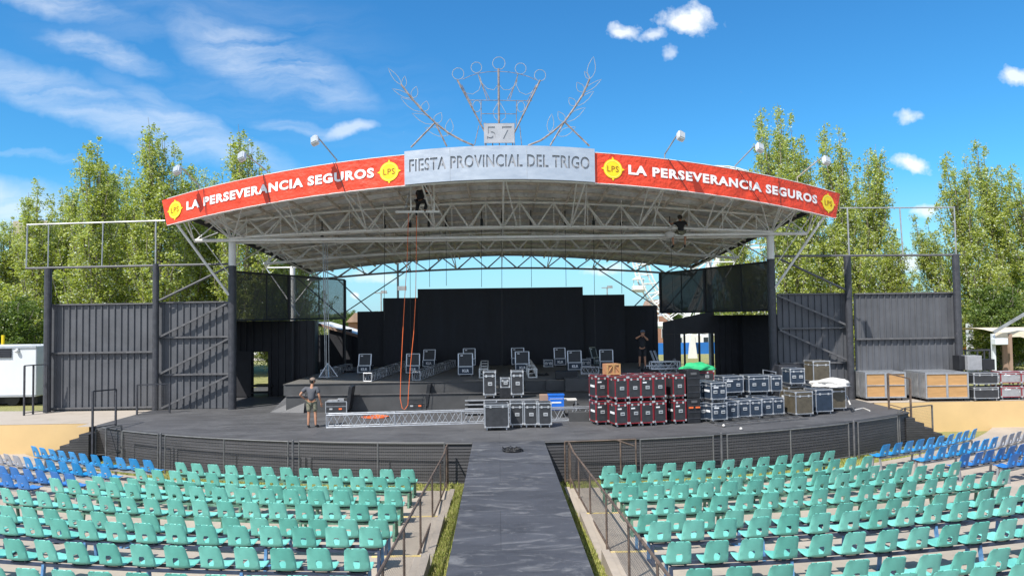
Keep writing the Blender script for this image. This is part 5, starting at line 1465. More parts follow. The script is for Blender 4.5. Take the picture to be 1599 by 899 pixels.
for px, lab in ((765, 'tall silver edged case standing on the left of the deck stack'), (808, 'tall silver edged case standing on the right of the deck stack')):
    p = on_y(px, 620, 29.0); o = place('tall', p.x, 29.1, zt, 0, lab, G3); o.scale = (1.08, 1, 1.22)
p = on_y(789, 620, 29.0)
b = MB(); b.box((0, 0, 0.2), (0.44, 0.42, 0.40)); o = b.build('speaker_box', M['plastic'], loc=(p.x, 29.05, zt)); tag(o, 'plain black box between the two tall silver edged cases', 'box')
place('small', p.x, 29.05, zt + 0.402, 0, 'small silver edged case on a black box between the tall ones', G3)
# truss pieces
def box_truss(label, p0, p1, s, mt, name='truss_section', group='aluminium truss sections lying on the stage', pitch=0.5, rad=0.028):
    P0, P1 = Vector(p0), Vector(p1); d = P1 - P0; L = d.length; d.normalize(); u = d.cross(Vector((0, 0, 1))).normalized(); v = Vector((0, 0, 1))
    t_ = thing(name, label, 'truss', (0, 0, 0), 0, group)
    cor = [(-.5, 0), (.5, 0), (.5, 1), (-.5, 1)]
    b = MB()
    def c(k, s_): return P0 + d * s_ + u * (cor[k][0] * s) + v * (cor[k][1] * s + rad)
    for k in range(4): b.tube([c(k, 0), c(k, L)], rad, 7)
    b.build('chord', mt, t_)
    b = MB(); n = max(2, int(L / pitch))
    for k in range(4):
        k2 = (k + 1) % 4
        for i in (range(n) if k in (1, 3) else []):
            a, e = L * i / n, L * (i + 1) / n; m_ = (a + e) / 2
            b.tube([c(k, a), c(k2, m_)], rad * .5, 5); b.tube([c(k2, m_), c(k, e)], rad * .5, 5)
        for s_ in (0.0, L): b.tube([c(k, s_), c(k2, s_)], rad * .8, 6)
    nj = int(L / 2.9)
    for j in range(1, nj + 1):
        s_ = L * j / (nj + 1)
        for k in range(4): b.tube([c(k, s_ - .02), c((k + 1) % 4, s_ - .02)], rad * .9, 5)
    b.build('lattice', mt, t_); return t_
box_truss('long bright aluminium truss lying across the front of the stage', on_z(511, 667), on_z(926, 656) + Vector((0, 0.2, 0)), 0.43, M['alu'], pitch=0.46, rad=0.024)
box_truss('aluminium truss pointing to the rear, left on the upper stage', on_z(574, 596, 1.12), on_z(636, 574, 1.12), 0.34, M['alud'])
box_truss('aluminium truss pointing to the rear, behind the orange straps', on_z(650, 594, 1.12), on_z(706, 573, 1.12), 0.34, M['alud'])
box_truss('aluminium truss end standing behind the tall cases, left one', on_z(755, 590, 1.12), on_z(757, 575, 1.12), 0.36, M['white'])
box_truss('aluminium truss end standing behind the tall cases, right one', on_z(832, 590, 1.12), on_z(823, 573, 1.12), 0.36, M['white'])
box_truss('short aluminium truss between open cases on the right upper stage', on_z(908, 584, 1.12), on_z(935, 584, 1.12) , 0.30, M['alud'])
box_truss('aluminium truss lying crosswise at the right end of the upper stage', on_z(1008, 584, 1.12), on_z(1058, 583, 1.12), 0.34, M['alu'])
box_truss('upper aluminium truss stacked crosswise at the right end of the upper stage', on_z(1016, 577, 1.48), on_z(1060, 576, 1.48), 0.30, M['alu'])
p = on_z(512, 590, 1.12)
box_truss('folded truss hoist piece lying at the left stage end', on_z(506, 589, 1.12), on_z(545, 578, 1.12), 0.30, M['alud'])
b = MB()
for (x0, y0, x1, y1) in ((505, 372, 508, 585), (511, 372, 514, 586), (508, 380, 510, 590)): b.tube([on_y(x0, y0, 33.2), on_y(x1, y1, 33.2)], 0.018, 5)
o = b.build('lifting_chain', M['galv']); tag(o, 'bundle of steel chains hanging at the left stage end', 'chain')
b = MB(); c_ = on_z(512, 589, 1.12)
for k in range(5): b.tube([c_ + Vector((0, 0, 0.65)), c_ + Vector((math.cos(k * 1.26) * .45, math.sin(k * 1.26) * .35, 0.02))], 0.03, 6)
for k in range(5): b.tube([c_ + Vector((math.cos(k * 1.26) * .45, math.sin(k * 1.26) * .35, 0.03)), c_ + Vector((math.cos((k + 1) * 1.26) * .45, math.sin((k + 1) * 1.26) * .35, 0.03))], 0.025, 6)
o = b.build('ground_support_base', M['alu']); tag(o, 'small silver pyramid frame under the hanging chains', 'stand')
# black ladder frames on the floor
lf = thing('ladder_frame', 'black ladder frames lying flat before the silver edged cases', 'frame')
A_ = on_z(1130, 665, 0.03); B_ = on_z(1262, 653, 0.03); C_ = on_z(1290, 648, .03)
for j in range(2):
    b = MB(); o1 = Vector((0, 0.0 + j * 0.55, 0.03 * j)); P0, P1 = A_ + o1, B_ + o1; d = (P1 - P0); n_ = Vector((-d.y, d.x, 0)).normalized() * 0.45
    b.bar(P0, P1, 0.05, 0.05); b.bar(P0 + n_, P1 + n_, 0.05, 0.05)
    for k in range(9): q = P0 + d * k / 8; b.bar(q, q + n_, 0.05, 0.04)
    b.build('frame', M['riser'] if j else M['rail'], lf)
for px, py in ((1130, 664), (1157, 669)):
    b = MB(); b.ball(on_z(px, py, 0.06), 0.05, 2); b.build('end_cap', M['tarp'], lf)
# open cases on the upper stage
def open_case(cx, cy, z, w_, h_, lean, rz, label, group='open cases with raised lids on the upper stage'):
    t_ = thing('open_case', label, 'equipment case', (cx, cy, z), rz, group)
    hb = h_ * 0.34
    b = MB(); b.box((0, 0.25, hb / 2 + 0.08), (w_, 0.5, hb)); bo = b.build('chest', M['caseblue'], t_)
    b = MB()
    for x in (-1, 1):
        b.box((x * (w_ / 2 - .01), -0.005, hb / 2 + 0.08), (0.04, 0.03, hb + .02)); b.box((x * (w_ / 2 - .01), .25, hb + 0.08), (0.04, 0.5, 0.03))
    for z_ in (0.08, hb + 0.08): b.box((0, -0.006, z_ + .01), (w_, 0.03, 0.035))
    b.build('edging', M['alu'], t_)
    b = MB(); H = h_ - hb - 0.08; zz = hb + 0.10
    def lp(x, s, o=0.0): return (x, 0.12 + s * lean + o, zz + s * H)
    wl = w_ * 0.96
    b.poly([lp(-wl / 2, 0), lp(wl / 2, 0), lp(wl / 2, 1), lp(-wl / 2, 1)]); b.poly([lp(-wl / 2, 1, .12), lp(wl / 2, 1, .12), lp(wl / 2, 0, .12), lp(-wl / 2, 0, .12)])
    for (x0, s0, x1, s1) in ((-.5, 0, .5, 0), (.5, 0, .5, 1), (.5, 1, -.5, 1), (-.5, 1, -.5, 0)): b.poly([lp(wl * x0, s0), lp(wl * x1, s1), lp(wl * x1, s1, .12), lp(wl * x0, s0, .12)])
    ld = b.build('lid', M['case'], t_)
    b = MB()
    for (x0, s0, x1, s1) in ((-.5, 0, .5, 0), (.5, 0, .5, 1), (.5, 1, -.5, 1), (-.5, 1, -.5, 0)):
        b.bar(Vector(lp(wl * x0, s0, -.005)), Vector(lp(wl * x1, s1, -.005)), 0.045, 0.03)
    b.build('edging', M['alu'], ld)
    b = MB(); b.box(Vector(lp(-wl * 0.27, 0.84, -0.012)), (0.11, 0.01, 0.05)); b.build('sticker', M['stick'], ld)
    me = text_mesh('KLR', 0.17, 0.008); o = tf_mesh(me, lambda c: Vector((c.x - 0.15, -0.012, 0.08 + hb * 0.32 + c.y)), None, 'lettering', M['stick'], t_)
    for sx_ in (-1, 1):
        for yy2 in (0.08, 0.42):
            b = MB(); b.cyl((sx_ * (w_ / 2 - 0.07), yy2, 0.04), 0.04, 0.03, 'X', 10); b.build('caster', M['alud'], t_)
OC = [(568.5, 584, 20, 30, .12, R(-6), 'open case with raised lid, farthest left on the upper stage'), (644.5, 584.5, 21, 31, .05, R(-3), 'open case with raised lid seen through the orange straps'),
      (669.5, 574, 19, 27, .14, R(-8), 'open case with raised lid at the rear, right of the orange straps'), (727, 587, 23, 34, .05, R(1), 'open case with raised lid before a like one, left of the tall cases'),
      (733, 572, 19, 27, .05, R(2), 'open case at the rear, mostly behind the one before it, left of centre'), (809, 571, 20, 27, .05, R(3), 'open case at the rear, partly hidden, right of the tall cases'),
      (816, 582, 22, 32, .05, R(2), 'open case with raised lid just right of the tall cases'), (875, 572, 18, 28, .1, R(4), 'open case at the rear, left of the lone front one on the right'),
      (898, 579.5, 22, 31, .05, R(3), 'open case with raised lid, in front on the right upper stage'), (932, 570, 16, 27, .15, R(50), 'open case turned sideways at the rear right'), (947.5, 577, 21, 30, .05, R(-4), 'open case with raised lid, farthest right, above the wooden crate')]
for (px, py, wpx, hpx, lean, rz, lab) in OC:
    p = on_z(px, py, 1.12); k = p.y / F; open_case(p.x, p.y, 1.122, wpx * k, hpx * k, lean, rz, lab)
for px, py, w_, lab in ((621, 571, 0.75, 'low case with two light handles near the left open cases'), (856, 572, 0.5, 'low case left of the rear open case on the right'), (914, 571, 0.55, 'low case behind the short truss on the right')):
    p = on_z(px, py, 1.12); t_ = make_case('low_case', w_, 0.5, 0.36, M['alu'], M['caseblue'], True, True, caster=False, label=lab, lid=0.6); t_.location = (p.x, p.y, 1.122); t_['group'] = 'low closed cases on the upper stage'
# two open black trunks on the lower stage
def trunk(px0, px1, pyb, lab, edge, lidx):
    p = on_z((px0 + px1) / 2, pyb, 0); k = p.y / F; w_ = (px1 - px0) * k
    t_ = thing('gear_case', lab, 'open case', (p.x, p.y + .3, 0), 0, 'open black trunks on the lower stage')
    b = MB(); b.box((0, 0, 0.26), (w_, 0.6, 0.46)); b.build('chest', M['case'], t_)
    b = MB()
    for x in (-1, 1): b.box((x * (w_ / 2 + .002), -0.3, 0.26), (0.035, 0.035, 0.48))
    for z in (0.04, 0.30, 0.49): b.box((0, -0.302, z), (w_, 0.03, 0.02 if z == .3 else 0.035))
    b.box((-w_ / 2, 0, 0.49), (0.035, 0.6, 0.03)); b.build('edging', edge, t_)
    b = MB(); b.box((w_ / 2 + 0.10, 0.0, 0.62), (0.16, 0.62, 0.95), Matrix.Rotation(R(9), 3, 'Y')); b.build('lid', M['plastic'], t_, bevel=0.02)
    b = MB(); b.box((-w_ * .2, -0.05, 0.50), (w_ * .5, 0.35, 0.09)); b.box((w_ * .15, 0.1, 0.52), (w_ * .3, 0.2, 0.12)); b.build('gear', M['alud'], t_)
    for x in (-.25, .2): b = MB(); b.box((x * w_, -0.308, 0.2), (0.12, 0.02, 0.06)); b.build('handle', M['plate'] if x < 0 else M['orange'], t_)
trunk(509, 541, 646, 'open black trunk with silver edging, beside the standing man', M['alu'], 1)
trunk(636, 664, 641, 'open black trunk at the foot of the orange straps', M['riser'], 1)
# orange cable heap, black cable heap
def cable_heap(label, c, rad, n, mt, seed, thick=0.014, flat=0.35):
    rnd_ = random.Random(seed); b = MB()
    for k in range(n):
        pts = []; a0 = rnd_.random() * 6.28; r0 = rad * rnd_.uniform(0.35, 1.0); cx_, cy_ = rnd_.uniform(-.2, .2) * rad, rnd_.uniform(-.2, .2) * rad
        for i in range(14):
            a = a0 + i * 0.5; pts.append(Vector(c) + Vector((cx_ + math.cos(a) * r0 * 1.2, cy_ + math.sin(a) * r0, 0.015 + abs(noise.noise(Vector((i * .4, k, seed)))) * flat * rad)))
        b.tube(pts, thick, 5)
    o = b.build('cable_heap', mt); tag(o, label, 'cable'); return o
cable_heap('orange strap lying in a flat heap behind the long truss', on_z(588, 651, 0.02), 0.42, 7, M['orange'], 2, 0.012, 0.12)
cable_heap('tangle of black and grey cable lying at the head of the walkway', on_z(800, 704, 0.02), 0.26, 12, M['cable'], 3, 0.013, 0.55)
cable_heap('coil of black cable on the upper stage behind the chains', on_z(545, 581, 1.12), 0.3, 7, M['cable'], 5)
cable_heap('few loose cables on the upper stage right of the steps', on_z(845, 586, 1.12), 0.35, 5, M['cable'], 6)
# boxes right of the steps
def bx(name, px0, px1, pyb, Y, z, h, d_, mt, label, cat='box', rz=0, group=None, bev=0.008):
    a, c = on_y(px0, pyb, Y), on_y(px1, pyb, Y); b = MB(); w_ = c.x - a.x; b.box((0, d_ / 2, h / 2), (w_, d_, h)); o = b.build(name, mt, bevel=bev); o.location = ((a.x + c.x) / 2, Y, z); o.rotation_euler = (0, 0, rz)
    return tag(o, label, cat, group)
bx('black_box', 853, 882, 612, 30.7, 0.70, 0.40, 0.9, M['riser'], 'black riser box on the lower step, left of the bigger one')
bx('black_box', 883, 925, 612, 30.4, 0.70, 0.52, 1.2, M['riser'], 'bigger black riser box on the lower step, behind the blue crate')
bx('black_box', 868, 902, 590, 31.2, 1.14, 0.32, 0.5, M['plastic'], 'dark equipment box lying on the upper stage edge')
bx('black_box', 889, 925, 660, 26.6, 0.0, 0.34, 0.45, M['riser'], 'low brown black box before the long truss')
bx('black_box', 862, 882, 640, 28.4, 0.0, 0.28, 0.5, M['riser'], 'low black box right of the blue crate', rz=R(5))
bx('black_box', 897, 922, 640, 28.2, 0.0, 0.40, 0.5, M['riser'], 'black box half hidden behind the long truss by the red cases')
bx('cardboard_box', 843, 857, 636, 28.2, 0.45, 0.36, 0.35, M['rooft'], 'small brown box right of the tall case on the deck stack')
bx('low_riser', 841, 860, 636, 28.2, 0.0, 0.44, 0.5, M['riser'], 'dark riser under the small brown box')
bc = thing('plastic_crate', 'bright blue plastic crate on the stage right of the deck stack', 'crate', (on_y(868, 620, 28.0).x, 28.0, 0.28))
b = MB(); b.box((0, 0.0, 0.03), (0.56, 0.4, 0.05))
for x in (-.27, .27): b.box((x, 0, 0.3), (0.03, 0.4, 0.5))
for y in (-.2, .2): b.box((0, y, 0.3), (0.57, 0.025, 0.5))
b.box((0, 0, 0.555), (0.62, 0.46, 0.035)); b.build('tub', M['bluecr'], bc)
b = MB(); b.box((0, -0.218, 0.28), (0.36, 0.012, 0.05)); b.box((0, -0.218, 0.42), (0.5, 0.012, 0.012)); b.build('label', M['stick'], bc)
b = MB(); b.box((0, 0.0, 0.14), (0.5, 0.4, 0.27)); o = b.build('black_box', M['riser']); o.location = (on_y(868, 620, 28.0).x, 28.0, 0); tag(o, 'black box under the blue plastic crate', 'box')
tb = thing('white_table', 'small white topped stand behind the long truss', 'table', (on_y(889, 640, 28.0).x, 28.4, 0))
b = MB(); b.box((0, 0, 0.60), (0.62, 0.45, 0.05)); b.build('top', M['tarp'], tb)
for sx_ in (-1, 1):
    for sy_ in (-1, 1): b = MB(); b.bar((sx_ * .28, sy_ * .19, 0), (sx_ * .28, sy_ * .19, 0.575), .03, .03); b.build('leg', M['alud'], tb)
# fixtures right end of upper stage
b = MB(); b.box((0, 0, 0.13), (0.7, 0.4, 0.26)); o = b.build('black_box', M['plastic']); o.location = (on_y(1012, 570, 33.3).x + .05, 33.2, 1.125); tag(o, 'black box under the standing technician', 'box')
for px, lab in ((1023, 'left aluminium bar leaning before the blue opening'), (1029, 'right aluminium bar leaning before the blue opening')):
    b = MB(); p = on_y(px, 570, 36.5); b.bar((p.x + .1, p.y, 1.12), (p.x - 0.15, p.y + 0.3, 2.0), 0.11, 0.06); o = b.build('aluminium_bar', M['alu']); tag(o, lab, 'bar', 'aluminium bars leaning at the right stage end')
b = MB(); P_ = on_y(1052, 560, 33.0); b.tube([P_ + Vector((0, 0, .0)), P_ + Vector((0.15, -.1, -.4)), P_ + Vector((.55, -.3, -1.0)), P_ + Vector((.8, -.3, -1.45))], [0.07, 0.09, 0.1, 0.1], 8)
o = b.build('cable_loom', M['rail']); tag(o, 'thick grey cable loom hanging down left of the green cloth', 'cable')
cc_ = thing('chair', 'white folding frame standing behind the silver edged cases', 'frame'); p = on_y(1203, 580, 30.0)
b = MB(); b.tube([p + Vector((-.3, 0, -.6)), p + Vector((-.3, 0, .08)), p + Vector((.22, 0, -.03)), p + Vector((.22, 0, -.6))], 0.03, 6); b.build('frame', M['alu'], cc_); cc_.name = 'folding_frame'
bx('equipment_rack', 1218, 1252, 606, 30.6, 0.0, 1.60, 0.6, M['dark'], 'dark equipment rack behind the highest silver edged case', 'rack')

# plywood sided cases
def ply_case(x, y, w_, h_, d_, label, two=True):
    t_ = thing('plywood_case', label, 'case', (x, y, 0), R(-1), 'plywood sided cases right of the stage')
    b = MB(); b.box((0, d_ / 2, h_ / 2 + .06), (w_ - .02, d_ - .02, h_ - .14)); b.build('panel', M['ply'], t_)
    b = MB(); e = 0.06
    for sx_ in (-1, 0, 1):
        for yy2 in (0, d_): b.box((sx_ * (w_ - e) / 2, yy2, h_ / 2 + .06), (e * (1 if sx_ else 1.4), e, h_ - .12))
    for z in (0.15, h_ / 2 + .06, h_ - .03):
        for yy2 in (0, d_): b.box((0, yy2 + .003, z), (w_ - .01, e * .9, e * (1 if z != h_ / 2 + .06 else .6)))
        for sx_ in (-1, 1): b.box((sx_ * (w_ - e) / 2, d_ / 2, z), (e * .95, d_, e))
    b.box((0, d_ / 2, h_ + .005), (w_, d_ + e, .02)); b.build('frame', M['alu'], t_)
    for sx_ in (-1, 1): b = MB(); b.box((sx_ * (w_ / 2 - .008), d_ / 2, h_ / 2 + .07), (.03, d_ - .1, h_ - .22)); b.build('side_panel', M['galv'], t_)
    for sx_ in (-1, 1):
        b = MB(); b.cyl((sx_ * (w_ / 2 - .15), .08, .055), .055, .04, 'X', 12); b.build('caster', M['dark'], t_)
wo = ['front', 'second', 'third', 'rearmost']
for gi, (px0, px1, pyb) in enumerate(((1352, 1420, 626), (1446, 1519, 627))):
    a, c = on_z(px0, pyb), on_z(px1, pyb); 
    for k in range(4):
        ply_case((a.x + c.x) / 2, a.y + 0.50 * k, c.x - a.x, 1.20, 0.40, '%s plywood sided case in the %s row beside the corrugated wall' % (wo[k], 'left' if gi == 0 else 'right'))
for L in (0, 1):
    p = on_z(1541, 626); t_ = make_case('road_case', 1.05, 0.7, 0.58, M['alu'], M['case'], False, lid=0.8, label='flat black case right of the plywood cases, %s of two' % ('upper' if L else 'lower')); t_.location = (p.x, p.y + .35, L * 0.6); t_['group'] = 'cases right of the plywood cases'
for k, px in enumerate((1580, 1612)):
    for L in (0, 1):
        p = on_z(px, 624); t_ = make_case('road_case', 0.88, 0.7, 0.58, M['cred'], M['casegrey'], False, lid=0.8, sticker=True, label='red edged grey case, %s of two, %s' % ('upper' if L else 'lower', 'beside the flat black cases' if k == 0 else 'at the right picture edge')); t_.location = (p.x, p.y + .35, L * 0.6); t_['group'] = 'cases right of the plywood cases'
bx('speaker_box', 1499, 1512, 578, 31.4, 1.23, 0.62, 0.5, M['plastic'], 'black speaker box left of the silver covered one')
bx('covered_monitor', 1512, 1534, 578, 31.2, 1.235, 0.62, 0.5, M['casegrey'], 'silver grey covered monitor on the plywood cases', 'monitor')
bx('speaker_box', 1535, 1554, 578, 31.4, 1.22, 0.46, 0.5, M['plastic'], 'low black speaker box right of the silver covered one')
hd_ = thing('metal_stand', 'black steel stand behind the silver covered monitor', 'stand'); b = MB(); p = on_y(1505, 547, 33.0); q = on_y(1547, 546, 33.0)
b.bar(p, q, 0.07, 0.07); 
for s in (0.05, .5, .75, 0.95): v = p.lerp(q, s); b.bar(v, (v.x, v.y, 0.0), 0.05, 0.05)
b.build('frame', M['post'], hd_)
# ============================================================ people
def skin_mesh(name, verts, edges, radii, mt, parent, sub=2, root=0):
    me = bpy.data.meshes.new(name); me.from_pydata([tuple(v) for v in verts], edges, [])
    o = bpy.data.objects.new(name, me); COL.objects.link(o)
    md = o.modifiers.new('s', 'SKIN'); md.use_smooth_shade = True; md.branch_smoothing = 0.6
    sv = me.skin_vertices[0].data
    for i, r in enumerate(radii): sv[i].radius = (r, r) if not isinstance(r, tuple) else r
    sv[root].use_root = True
    ss = o.modifiers.new('u', 'SUBSURF'); ss.levels = sub; ss.render_levels = sub
    dg = bpy.context.evaluated_depsgraph_get(); dg.update()
    m2 = bpy.data.meshes.new_from_object(o.evaluated_get(dg)); bpy.data.objects.remove(o); m2.name = name
    m2.materials.clear(); m2.materials.append(mt); m2.polygons.foreach_set('use_smooth', [True] * len(m2.polygons))
    o = bpy.data.objects.new(name, m2); COL.objects.link(o); o.parent = parent; return o
def person(label, loc, rz, J, shirt, shorts, capm, leg_len='short', shoes=True, arms='short', s=1.0):
    """J: joint name -> (x right, y forward, z up) in metres; the body faces +y"""
    t_ = thing('person', label, 'person', loc, rz); t_.scale = (s, s, s)
    V_, E_, R_ = [], [], []; ix = {}
    def add(k, p, r, par=None):
        ix[k] = len(V_); V_.append(Vector(p)); R_.append(r)
        if par is not None: E_.append((ix[par], ix[k]))
    add('pelvis', J['pelvis'], .112); mid = (Vector(J['pelvis']) + Vector(J['chest'])) / 2
    add('waist', mid, .100, 'pelvis'); add('chest', J['chest'], .120, 'waist'); add('neck', J['neck'], .055, 'chest')
    hd_ = Vector(J['head']); nk = Vector(J['neck']); hdir = Vector(J.get('face', (0, 1, 0))).normalized()
    add('jaw', nk.lerp(hd_, 0.5) + hdir * .02, .062, 'neck'); add('head', hd_, .092, 'jaw'); add('crown', hd_ + (hd_ - nk).normalized() * .06, .06, 'head')
    for sd_ in 'LR':
        q = 1 if sd_ == 'R' else -1
        add('sh' + sd_, J['sh' + sd_], .062, 'chest'); sh, el, wr = Vector(J['sh' + sd_]), Vector(J['el' + sd_]), Vector(J['wr' + sd_])
        add('ua' + sd_, sh.lerp(el, .5), .05, 'sh' + sd_); add('el' + sd_, el, .040, 'ua' + sd_); add('fa' + sd_, el.lerp(wr, .35), .041, 'el' + sd_)
        add('wr' + sd_, wr, .026, 'fa' + sd_)
        hdv = Vector(J['ha' + sd_]) - wr; hdv.normalize(); side = hdv.cross(Vector((0, 1, 0.2))); side = side.normalized() if side.length > .1 else Vector((1, 0, 0))
        palm = wr + hdv * .06; add('pa' + sd_, palm, .032, 'wr' + sd_)
        for f_ in range(4):
            o_ = side * (.024 - .016 * f_); L = (.075, .085, .08, .062)[f_]
            add('f%d%s' % (f_, sd_), palm + hdv * .03 + o_, .010, 'pa' + sd_)
            add('g%d%s' % (f_, sd_), palm + hdv * (.03 + L * .6) + o_ * 1.2 + hdir * .008, .0085, 'f%d%s' % (f_, sd_))
            add('h%d%s' % (f_, sd_), palm + hdv * (.03 + L) + o_ * 1.2 + hdir * .022, .0075, 'g%d%s' % (f_, sd_))
        add('t0' + sd_, wr + hdv * .035 + side * .035, .012, 'wr' + sd_); add('t1' + sd_, wr + hdv * .07 + side * .055 + hdir * .01, .010, 't0' + sd_)
        add('hp' + sd_, J['hp' + sd_], .088, 'pelvis'); hp, kn, an = Vector(J['hp' + sd_]), Vector(J['kn' + sd_]), Vector(J['an' + sd_])
        add('th' + sd_, hp.lerp(kn, .5), .074, 'hp' + sd_); add('kn' + sd_, kn, .052, 'th' + sd_); add('ca' + sd_, kn.lerp(an, .32), .055, 'kn' + sd_); add('an' + sd_, an, .034, 'ca' + sd_)
        add('to' + sd_, J['to' + sd_], .030, 'an' + sd_)
    body = skin_mesh('body', V_, E_, R_, M['skin'], t_)
    # face: nose, ears, eyes, mouth
    right = hdir.cross(Vector((0, 0, 1))).normalized()
    b = MB(); b.ball(hd_ + hdir * .098 + Vector((0, 0, -.012)), .018, 2, (1, 1, 1.4)); b.build('nose', M['skin'], t_, smooth=True)
    for q in (-1, 1):
        b = MB(); b.ball(hd_ + right * q * .088 + Vector((0, 0, -.005)), .026, 2, (.5, .8, 1.2)); b.build('ear', M['skin'], t_, smooth=True)
        b = MB(); b.ball(hd_ + hdir * .082 + right * q * .034 + Vector((0, 0, .018)), .012, 2); b.build('eye', M['hair'], t_, smooth=True)
    b = MB(); b.ball(hd_ + hdir * .082 + Vector((0, 0, -.05)), .022, 2, (1, .5, .35)); b.build('mouth', M['cap'], t_, smooth=True)
    b = MB(); b.ball(hd_ - hdir * .02 + Vector((0, 0, .02)), .103, 3, (.96, .96, 1.0)); 
    for v in b.bm.verts:
        pass
    bmesh.ops.bisect_plane(b.bm, geom=list(b.bm.verts) + list(b.bm.edges) + list(b.bm.faces), plane_co=hd_ + hdir * .045 + Vector((0, 0, .0)), plane_no=(hdir - Vector((0, 0, .55))).normalized(), clear_outer=True)
    b.build('hair', M['hair'], t_, smooth=True)
    if capm:
        b = MB(); b.ball(hd_ + Vector((0, 0, .035)), .112, 3, (1, 1, .92))
        bmesh.ops.bisect_plane(b.bm, geom=list(b.bm.verts) + list(b.bm.edges) + list(b.bm.faces), plane_co=hd_ + Vector((0, 0, .045)), plane_no=(0, 0, -1), clear_outer=True)
        b.poly([hd_ + hdir * .09 - right * .075 + Vector((0, 0, .05)), hd_ + hdir * .09 + right * .075 + Vector((0, 0, .05)), hd_ + hdir * .185 + right * .05 + Vector((0, 0, .04)), hd_ + hdir * .185 - right * .05 + Vector((0, 0, .04))])
        b.build('cap', capm, t_, smooth=True)
    # shirt
    V2 = [Vector(J['pelvis']) + Vector((0, 0, -.05)), mid, Vector(J['chest']), nk.lerp(Vector(J['chest']), .12)]
    E2 = [(0, 1), (1, 2), (2, 3)]; R2 = [.168, .148, .172, .078]
    for sd_ in 'LR':
        sh, el = Vector(J['sh' + sd_]), Vector(J['el' + sd_]); i0 = len(V2); V2 += [sh, sh.lerp(el, .68)]; E2 += [(2, i0), (i0, i0 + 1)]; R2 += [.092, .074]
    skin_mesh('shirt', V2, E2, R2, shirt, t_)
    V3 = [Vector(J['pelvis']) + Vector((0, 0, .05))]; E3 = []; R3 = [.150]
    for sd_ in 'LR':
        hp, kn, an = Vector(J['hp' + sd_]), Vector(J['kn' + sd_]), Vector(J['an' + sd_]); i0 = len(V3)
        V3 += [hp, hp.lerp(kn, .5), hp.lerp(kn, .92)]; E3 += [(0, i0), (i0, i0 + 1), (i0 + 1, i0 + 2)]; R3 += [.104, .096, .088]
        if leg_len == 'long': V3 += [kn.lerp(an, .4), kn.lerp(an, .95)]; E3 += [(i0 + 2, i0 + 3), (i0 + 3, i0 + 4)]; R3 += [.075, .062]
    skin_mesh('trousers' if leg_len == 'long' else 'shorts', V3, E3, R3, shorts, t_)
    for sd_ in 'LR':
        an, to = Vector(J['an' + sd_]), Vector(J['to' + sd_]); d = (to - an); d.z = d.z
        skin_mesh('shoe', [an + Vector((0, 0, -.01)) - d.normalized() * .03, an.lerp(to, .55) , to + d.normalized() * .03], [(0, 1), (1, 2)], [.048, .045, .036], M['shoe'], t_, 2)
    return t_
# man on the stage, seen from behind, left hand on the hip
f0 = on_z(487, 667.5)
J = dict(pelvis=(0, 0, .95), chest=(.0, .0, 1.30), neck=(.01, 0, 1.48), head=(.03, .02, 1.62), face=(.75, .65, .05),
    shL=(-.19, 0, 1.39), elL=(-.40, -.08, 1.16), wrL=(-.24, .05, .98), haL=(-.13, .10, .96), shR=(.19, 0, 1.38), elR=(.27, -.03, 1.10), wrR=(.31, .06, .86), haR=(.31, .08, .76),
    hpL=(-.09, 0, .90), knL=(-.11, .02, .50), anL=(-.12, -.02, .08), toL=(-.14, .14, .035), hpR=(.09, 0, .90), knR=(.12, .02, .50), anR=(.14, -.02, .08), toR=(.20, .13, .035))
person('person in grey t-shirt, camouflage shorts and cap standing with hand on hip', (f0.x, f0.y, 0.008), 0, J, M['shirtg'], M['camo'], M['cap'])
# technician at the right end of the upper stage, arms raised to the face
f0 = on_y(1003, 580, 33.3)
J = dict(pelvis=(0, 0, .93), chest=(.0, .0, 1.28), neck=(-.02, .02, 1.46), head=(-.04, .06, 1.60), face=(-.2, 1, .1),
    shL=(-.19, 0, 1.37), elL=(-.26, .20, 1.28), wrL=(-.10, .25, 1.48), haL=(-.02, .25, 1.56), shR=(.19, 0, 1.37), elR=(.25, .24, 1.36), wrR=(.02, .26, 1.50), haR=(-.06, .26, 1.55),
    hpL=(-.09, 0, .88), knL=(-.11, .02, .48), anL=(-.12, -.02, .08), toL=(-.14, .14, .035), hpR=(.09, 0, .88), knR=(.12, .02, .48), anR=(.14, -.02, .08), toR=(.18, .13, .035))
person('person in black with a blue cap, arms raised, standing at the right stage end', (f0.x, 33.2, 1.385), R(165), J, M['shirtb'], M['shirtb'], M['capblue'], 'short')
